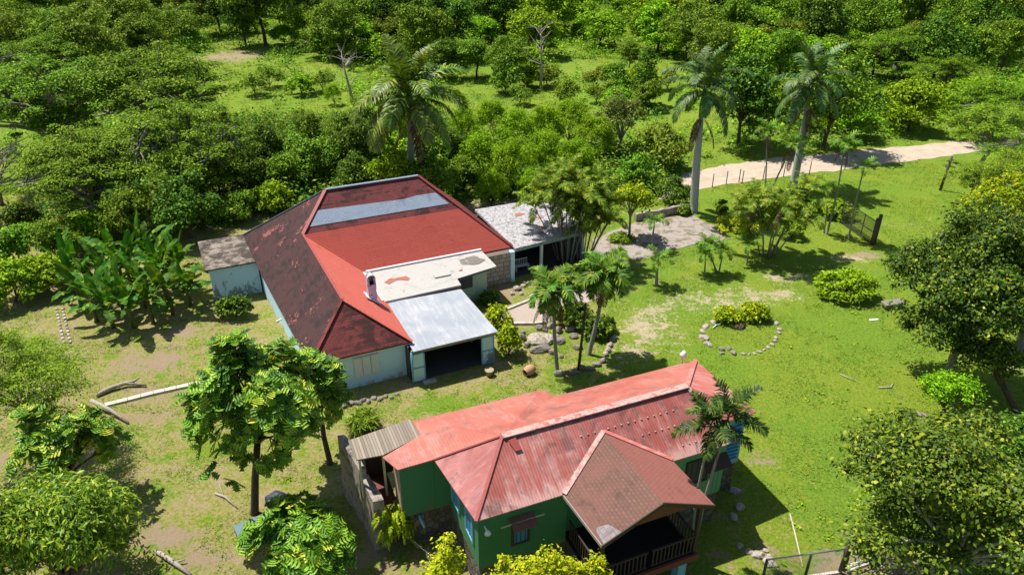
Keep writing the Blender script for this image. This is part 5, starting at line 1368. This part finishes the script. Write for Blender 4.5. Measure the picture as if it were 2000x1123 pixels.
# curb along the garden path
for k, pts in enumerate(([(966, 618), (988, 607), (1010, 598), (1030, 590), (1042, 577)], [(985, 637), (1010, 634), (1040, 634), (1078, 630)])):
    P_ = [at(x, y) for x, y in pts]; mb = MB(P_[0])
    for a, b in zip(P_, P_[1:]): mb.bar(a + Vector((0, 0, .07)), b + Vector((0, 0, .07)), .2, .2)
    o = mb.build('path_kerb', M['kerb']); o.location = P_[0]; tag(o, ['rough kerb along the upper side of the garden path', 'pale kerb along the lower side of the garden path'][k], 'kerb')

# low wall behind the patio
a, b = at(1240, 432), at(1344, 413); mb = MB(a)
n_ = 14; d = (b - a); nrm = Vector((-d.y, d.x, 0)).normalized() * .2; vs = []; fs = []; r_ = random.Random(3)
for i in range(n_ + 1):
    p = a + d * (i / n_); z = .75 + r_.uniform(-.06, .06); vs += [p - nrm, p + nrm, p + nrm * .9 + Vector((0, 0, z)), p - nrm * .9 + Vector((0, 0, z))]
for i in range(n_): fs += [(i * 4 + k, i * 4 + (k + 1) % 4, i * 4 + 4 + (k + 1) % 4, i * 4 + 4 + k) for k in range(4)]
fs += [(3, 2, 1, 0), tuple(n_ * 4 + k for k in range(4))]
mb.add(vs, fs); o = mb.build('garden_wall', M['wallgrey']); o.location = a; tag(o, 'low stone wall along the back of the concrete patio', 'wall')

# concrete kerb strip on the left and the brick lines
pts = [(205, 793), (250, 782), (300, 769), (345, 759), (392, 749)]
P_ = [at(*p) for p in pts]; mb = MB(P_[0])
for i, (p, q) in enumerate(zip(P_, P_[1:])):
    for j in range(2):
        s_, e = p.lerp(q, j / 2 + .01), p.lerp(q, (j + 1) / 2 - .01); mb.bar(s_ + Vector((0, 0, .06)), e + Vector((0, 0, .06)), .34, .14)
o = mb.build('concrete_kerb', M['kerb']); o.location = P_[0]; tag(o, 'straight pale concrete kerb strip across the dirt patch at the left', 'kerb')
for k, (x0, x1) in enumerate(((110, 125), (122, 138))):
    a, b = at(x0, 602), at(x1, 672); mb = MB(a)
    for j in range(11):
        p, q = a.lerp(b, j / 11 + .012), a.lerp(b, (j + .8) / 11); mb.bar(p + Vector((0, 0, .05)), q + Vector((0, 0, .05)), .16, .1)
    o = mb.build('brick_edging', M['rockpale']); o.location = a; tag(o, ['left line of broken pale brick edging in the lawn by the bananas', 'right line of broken pale brick edging in the lawn by the bananas'][k], 'edging')

# ------------------------------------------------------------------ jar, pot, trough, slab, white bits
def lathe(mb, prof, n=20, mtx=Matrix()):
    vs = [mtx @ Vector((r * math.cos(2 * PI * k / n), r * math.sin(2 * PI * k / n), z)) for r, z in prof for k in range(n)]; m = len(prof)
    return mb.add(vs, [(i * n + k, i * n + (k + 1) % n, (i + 1) * n + (k + 1) % n, (i + 1) * n + k) for i in range(m - 1) for k in range(n)], True)


g = at(1025, 733); o = empty('terracotta_jar', g, 0, 'big terracotta jar lying on its side with its dark mouth towards the garage', 'jar')
mt = Matrix.Translation((.0, 0, .30)) @ Matrix.Rotation(math.radians(-118), 4, Vector((.45, .95, 0)).normalized().cross(Vector((0, 0, 1))))
mt = Matrix.Translation((.28, .12, .32)) @ Vector((0, 0, 1)).rotation_difference(Vector((-.75, -.62, -.12))).to_matrix().to_4x4()
lathe(MB_ := MB(), [(.0, -.40), (.18, -.40), (.30, -.2), (.34, .0), (.31, .18), (.22, .30), (.21, .36), (.25, .38), (.2, .36), (.19, .28), (.05, .0)], 22, mt); MB_.build('jar_body', M['terra'], o)
MB2 = MB(); lathe(MB2, [(.0, .29), (.185, .29)], 22, mt); MB2.build('jar_mouth_shade', M['black'], o)  # black disc across the opening paints the shade inside the jar
g = at(956, 733); o = empty('flower_pot', g, 0, 'pale tapered flower pot at the right foot of the garage', 'pot')
lathe(MB_ := MB(), [(.0, 0), (.19, 0), (.25, .36), (.29, .36), (.29, .43), (.25, .43), (.24, .36), (0, .36)], 18); MB_.build('pot_body', M['pot'], o)
lathe(MB_ := MB(), [(0, .40), (.235, .385)], 18); MB_.build('soil', M['pot'], o)
g = at(1036, 722); rng = np.random.default_rng(3); V, F = leaf_cloud(rng, np.array([[0, 0, .3]]), np.array([[.3, .3, .35]]), 40, .35, .05)
o = empty('spiky_plant', g, 0, 'small dark spiky plant behind the terracotta jar', 'plant'); link_mesh('leaves_tuft', np_mesh('foliage', V, F, L_['deadfrond']), o).name = 'foliage'

g = at(505, 1040); o = empty('metal_trough', g, math.radians(33), 'old dented grey metal trough lying under the breadfruit tree', 'trough')
mb = MB(); L2, W2 = .95, .34
prof = [(-W2, .62), (-W2 * .95, .30), (-W2 * .5, .08), (0, .02), (W2 * .5, .08), (W2 * .95, .30), (W2, .62)]
vs = [(sx * L2, y, z) for sx in (-1, 1) for y, z in prof] + [(sx * L2 * .97, y * .94, z + .03) for sx in (-1, 1) for y, z in prof]
fs = [(i, i + 1, 8 + i, 7 + i) for i in range(6)] + [(14 + i + 1, 14 + i, 21 + i, 22 + i) for i in range(6)] + [(6, 5, 4, 3, 2, 1, 0), (7, 8, 9, 10, 11, 12, 13)]
mb.add(vs, fs); mb.build('trough_shell', M['rust'], o)
part(MB().box(-L2, L2 * .55, -W2 - .04, W2 + .04, .63, .67), 'cover_sheet', M['teal'], o)
for sx in (-.8, .8): part(MB().box(sx - .05, sx + .05, -.25, .25, -.02, .12), 'foot', M['rust'], o)

g = at(1740, 600); o = empty('stone_bench', g, .3, 'low grey stone slab bench at the edge of the dark evergreen shade', 'bench')
part(MB().prism([(-.85, -.32), (.8, -.38), (.9, .3), (-.7, .36)], .3, .45), 'seat', M['rock'], o)
for sx in (-.5, .5): part(MB().box(sx - .13, sx + .13, -.22, .22, 0, .3), 'support', M['rock'], o)
g = at(1706, 625); o = MB().prism([(-.35, -.08), (.35, -.1), (.33, .08), (-.3, .1)], 0.01, .05).build('board', M['white']); o.location = g; o.rotation_euler.z = .2; tag(o, 'short white board lying on the lawn left of the stone bench', 'board')
a, b, c_ = at(1392, 640, .1), at(1400, 634, .1), at(1408, 633, .1); mb = MB(at(1392, 640)); mb.tube([a, b, c_], .035, 8); o = mb.build('pipe', M['white']); o.location = at(1392, 640); tag(o, 'bent white plastic pipe on the grass inside the stone ring', 'pipe')

# ------------------------------------------------------------------ fences and gate
def pole(parent, p, q, r, mat, name): 
    mb = MB(); mb.tube([p, q], r, 8); return mb.build(name, M[mat], parent)


g = at(1703, 478); o = empty('gate', g, 0, 'dark iron mesh gate panel with a thick black post at the right of the garden', 'gate')
def L0(px, py, z=0): return at(px, py, z) - g
e = L0(1640, 435)
part(MB().tube([(-.02, 0, -.1), (-.02, 0, 2.45)], .17, 10), 'gate_post', M['postwood'], o)
part(MB().tube([(.28, .25, -.1), (.28, .25, 2.7)], .16, 10), 'gate_post', M['postwood'], o)
fr = MB()
for z in (.15, 1.15, 2.15): fr.bar((-.1, 0, z), (e.x, e.y, z), .06, .06)
for t in (.02, .35, .68, 1): fr.bar((e.x * t, e.y * t, .1), (e.x * t, e.y * t, 2.2), .06, .06)
part(fr, 'gate_frame', M['darkmetal'], o)
gm = MB(); n_ = int(e.length / .13)
for k in range(n_ + 8):
    for sg in (-1, 1):
        a0 = (k if sg > 0 else k) * .13 - (1.0 if sg > 0 else 0); 
        x0, x1 = a0, a0 + sg * 1.0 * (1 if sg > 0 else 1)
        if sg < 0: x0, x1 = a0 , a0 - 1.0
        z0_, z1_ = .16, 2.14
        p0, p1 = x0 / e.length, x1 / e.length
        def clip(pa, za, pb, zb):
            for lo_b, hi_b in ((0, 1),):
                if pa == pb: return None
                ta, tb = 0.0, 1.0; d_ = pb - pa
                t0, t1 = (0 - pa) / d_, (1 - pa) / d_
                if t0 > t1: t0, t1 = t1, t0
                ta, tb = max(ta, t0), min(tb, t1)
                if ta >= tb: return None
                return pa + d_ * ta, za + (zb - za) * ta, pa + d_ * tb, za + (zb - za) * tb
        r = clip(p0, z0_, p1, z1_)
        if r: gm.bar((e.x * r[0], e.y * r[0], r[1]), (e.x * r[2], e.y * r[2], r[3]), .014, .014)
part(gm, 'wire_mesh', M['darkmetal'], o)

# wire fence along the dirt road
ps = [(1391, 366), (1418, 361), (1443, 357), (1449, 360), (1490, 352), (1530, 346), (1580, 342)]
g = at(*ps[0]); o = empty('wire_fence', g, 0, 'thin wire fence with rusty posts along the lower side of the dirt road', 'fence')
tops = []
for x, y in ps:
    p = at(x, y) - g; part(MB().tube([p - Vector((0, 0, .1)), p + Vector((0, 0, 1.5))], .05, 7), 'fence_post', M['postwood'], o); tops.append(p)
for z in (.5, 1.0, 1.45):
    mb = MB()
    for a, b in zip(tops, tops[1:]): mb.bar(a + Vector((0, 0, z)), b + Vector((0, 0, z)), .007, .007)
    part(mb, 'wire', M['metal'], o)
g = at(1836, 372); o = empty('fence_post', g, 0, 'tall dark leaning post in front of the trees at the right above the lawn', 'post'); part(MB().tube([(0, 0, -.1), (.2, 0, 3.6)], [.14, .11], 9), 'post_shaft', M['postwood'], o); part(MB().bar((-.1, 0, 3.2), (.5, 0, 3.25), .07, .07), 'crossbar', M['postwood'], o)

# pipe fence with gate at the lower right
g = at(1640, 1118); o = empty('pipe_fence', g, 0, 'grey pipe and mesh fence running out of the bottom edge at the right', 'fence')
a, b = at(1487, 1140) - g, Vector((0, 0, 0))
dirv = (a - b); 
for t in (0, .45, 1): p = b.lerp(a, t); part(MB().tube([p - Vector((0, 0, .1)), p + Vector((0, 0, 1.5 if t else 2.0))], .06 if t else .09, 8), 'fence_post', M['postwood'], o)
part(MB().tube([b + Vector((0, 0, 1.5)), a + Vector((0, 0, 1.5))], .035, 8), 'top_rail', M['metal'], o)
part(MB().bar(b + Vector((0, 0, .04)), a + Vector((0, 0, .04)), .12, .1), 'kerb_stone', M['kerb'], o)
mb = MB(); n_ = int(dirv.length / .12)
for k in range(n_): p = b.lerp(a, k / n_); q = b.lerp(a, min(1, (k + 8) / n_)); mb.bar(p + Vector((0, 0, .1)), q + Vector((0, 0, 1.45)), .008, .008); mb.bar(q + Vector((0, 0, .1)), p + Vector((0, 0, 1.45)), .008, .008)
part(mb, 'wire_mesh', M['metal'], o)
g = at(1648, 1114); o = empty('pipe_gate', g, 0, 'open-framed grey pipe gate between dark posts at the lower right', 'gate')
e = at(1697, 1096) - g
for p, h in ((Vector((0, 0, 0)), 1.75), (e, 1.55)): part(MB().tube([p - Vector((0, 0, .1)), p + Vector((0, 0, h))], .07, 8), 'gate_post', M['postwood'], o)
for z in (.18, .95, 1.42): part(MB().tube([Vector((0, 0, z)), e + Vector((0, 0, z))], .03, 8), 'rail', M['metal'], o)
part(MB().bar(Vector((0, 0, .04)), e * 1.5 + Vector((0, 0, .04)), .3, .12), 'sill', M['kerb'], o)

# ------------------------------------------------------------------ stuff: undergrowth in the meadow and grass tufts on the lawn
rng = np.random.default_rng(77)
def inside_px(P):
    """pixel of ground points, for leaving buildings, road and beds clear"""
    d = P - np.array([0, 0, CAM_H]); f = d[:, 1] * math.cos(PITCH) - d[:, 2] * math.sin(PITCH); u_ = d[:, 1] * math.sin(PITCH) + d[:, 2] * math.cos(PITCH)
    return 1000 + FPX * d[:, 0] / f, 561.5 - FPX * u_ / f


def vnoise(P, sc, seed):
    r = np.random.default_rng(seed); T = r.random((64, 64)); x, y = P[:, 0] / sc, P[:, 1] / sc
    i, j = np.floor(x).astype(int), np.floor(y).astype(int); fx, fy = x - i, y - j; fx = fx * fx * (3 - 2 * fx); fy = fy * fy * (3 - 2 * fy)
    g_ = lambda a, b: T[a % 64, b % 64]
    return (g_(i, j) * (1 - fx) + g_(i + 1, j) * fx) * (1 - fy) + (g_(i, j + 1) * (1 - fx) + g_(i + 1, j + 1) * fx) * fy


road_poly = [(p.x, p.y) for p in [at(*q) for q in up + lo]]
def in_poly(P, poly):
    x, y = P[:, 0], P[:, 1]; c = np.zeros(len(P), bool); n = len(poly)
    for i in range(n):
        (x0, y0), (x1, y1) = poly[i], poly[(i + 1) % n]
        k = ((y0 > y) != (y1 > y)) & (x < (x1 - x0) * (y - y0) / (y1 - y0 + 1e-12) + x0); c ^= k
    return c


def scatter_stuff(name, n, xr, yr, keep, leafmat, size, hgt, per, L, W, up, seed, label):
    r = np.random.default_rng(seed); P = np.stack([r.uniform(*xr, n), r.uniform(*yr, n), np.zeros(n)], -1)
    px, py = inside_px(P); ok = keep(P, px, py) & (px > -60) & (px < 2060) & (py < 1160)
    P = P[ok]; P[:, 2] = np.clip((P[:, 1] - 150) / 200, 0, 1) ** 1.5 * 10 + hgt * .35
    rad = (r.uniform(.6, 1.3, (len(P), 1)) * np.array([size, size, hgt]))
    V, F = leaf_cloud(r, P, rad, per, L, W, up, .1, .2)
    V[:, 2] = np.maximum(V[:, 2], .02)
    o = link_mesh(name, np_mesh(name, V, F, L_[leafmat])); o['kind'] = 'stuff'; return o


house_boxes = [[w1(*q)[:2] for q in ((2.2, 35.2), (16, 34.8), (16.2, 44), (29, 45), (29, 58), (-1, 58))], [tuple(w2(*q))[:2] for q in ((3, 19), (21.3, 16), (21.6, 27), (2.5, 28.5))]]
pat = [(p.x, p.y) for p in [at(*q) for q in [(1196, 445), (1240, 434), (1350, 418), (1390, 441), (1428, 468), (1318, 489), (1258, 512), (1150, 504)]]]
pth = [(p.x, p.y) for p in [at(*q) for q in [(968, 618), (1050, 584), (1128, 560), (1203, 573), (1077, 630), (990, 638)]]]
def free(P): 
    k = ~in_poly(P, road_poly) & ~in_poly(P, pat) & ~in_poly(P, pth)
    for h in house_boxes: k &= ~in_poly(P, h)
    return k


def dirt_at(P):
    xs, ys = GX[0], GY[:, 0]; i = np.clip(np.searchsorted(xs, P[:, 0]), 0, len(xs) - 1); j = np.clip(np.searchsorted(ys, P[:, 1]), 0, len(ys) - 1)
    return np.maximum(DIRT[j, i], SAND[j, i])


far_ok = lambda lo_, th, sc, sd_: (lambda P, px, py: free(P) & (dirt_at(P) < .35) & (py < lo_(px)) & (vnoise(P, sc, sd_) > th))
edge = lambda px: np.where(px < 480, 330, np.where(px < 900, 330, np.where(px < 1340, 400, 330 - (px - 1340) * .095)))
meadow = lambda px, py: ((px > 870) & (px < 1345) & (py > 118)) | ((px > 415) & (px < 690) & (py > 70)) | ((px > 1280) & (px < 1430) & (py > 170)) | ((px < 110) & (py > 200))
far_bush = lambda th, sc, sd_: (lambda P, px, py: free(P) & (dirt_at(P) < .3) & (py < np.minimum(edge(px), 330 - np.maximum(0, px - 1340) * .12) - 12) & (vnoise(P, sc, sd_) * .6 + vnoise(P, sc * .35, sd_ + 3) * .4 > np.where(meadow(px, py), .68, th)))
scatter_stuff('undergrowth', 11000, (-110, 150), (66, 260), far_bush(.30, 9, 1), 'light', .8, .9, 20, .42, .24, .6, 5, '')
scatter_stuff('undergrowth', 9000, (-110, 150), (66, 260), far_bush(.36, 14, 2), 'mid', 1.0, 1.5, 26, .42, .24, .6, 6, '')
scatter_stuff('undergrowth', 5000, (-110, 150), (66, 260), far_bush(.44, 11, 12), 'dark', 1.0, 1.7, 26, .42, .24, .6, 9, '')
belt = lambda P, px, py: free(P) & (((px > 440) & (px < 900) & (py > 235) & (py < 420)) | ((px > 880) & (px < 1330) & (py > 290) & (py < 400)) | ((px > -20) & (px < 480) & (py > 330) & (py < 470) & (vnoise(P, 7, 31) > .5)))
scatter_stuff('undergrowth', 5000, (-45, 40), (52, 110), belt, 'dark', .9, 1.3, 30, .34, .2, .6, 41, '')
scatter_stuff('undergrowth', 2500, (-45, 40), (52, 110), belt, 'mid', .8, 1.6, 30, .34, .2, .6, 42, '')
scatter_stuff('tall_grass', 16000, (-90, 130), (66, 220), far_ok(edge, .22, 11, 3), 'grass', .7, .5, 14, .55, .06, .1, 7, '')
near_keep = lambda th, sc, sd_: (lambda P, px, py: free(P) & (dirt_at(P) < .32) & (py > edge(px)) & (vnoise(P, sc, sd_) * .6 + vnoise(P, sc * .3, sd_ + 9) * .4 > th))
scatter_stuff('lawn_grass', 110000, (-42, 52), (14, 80), near_keep(.47, 1.9, 4), 'grass', .24, .05, 6, .13, .03, .3, 8, '')
scatter_stuff('lawn_weeds', 3500, (-42, 52), (14, 80), near_keep(.60, 2.5, 24), 'vine', .22, .10, 9, .13, .09, .7, 18, '')
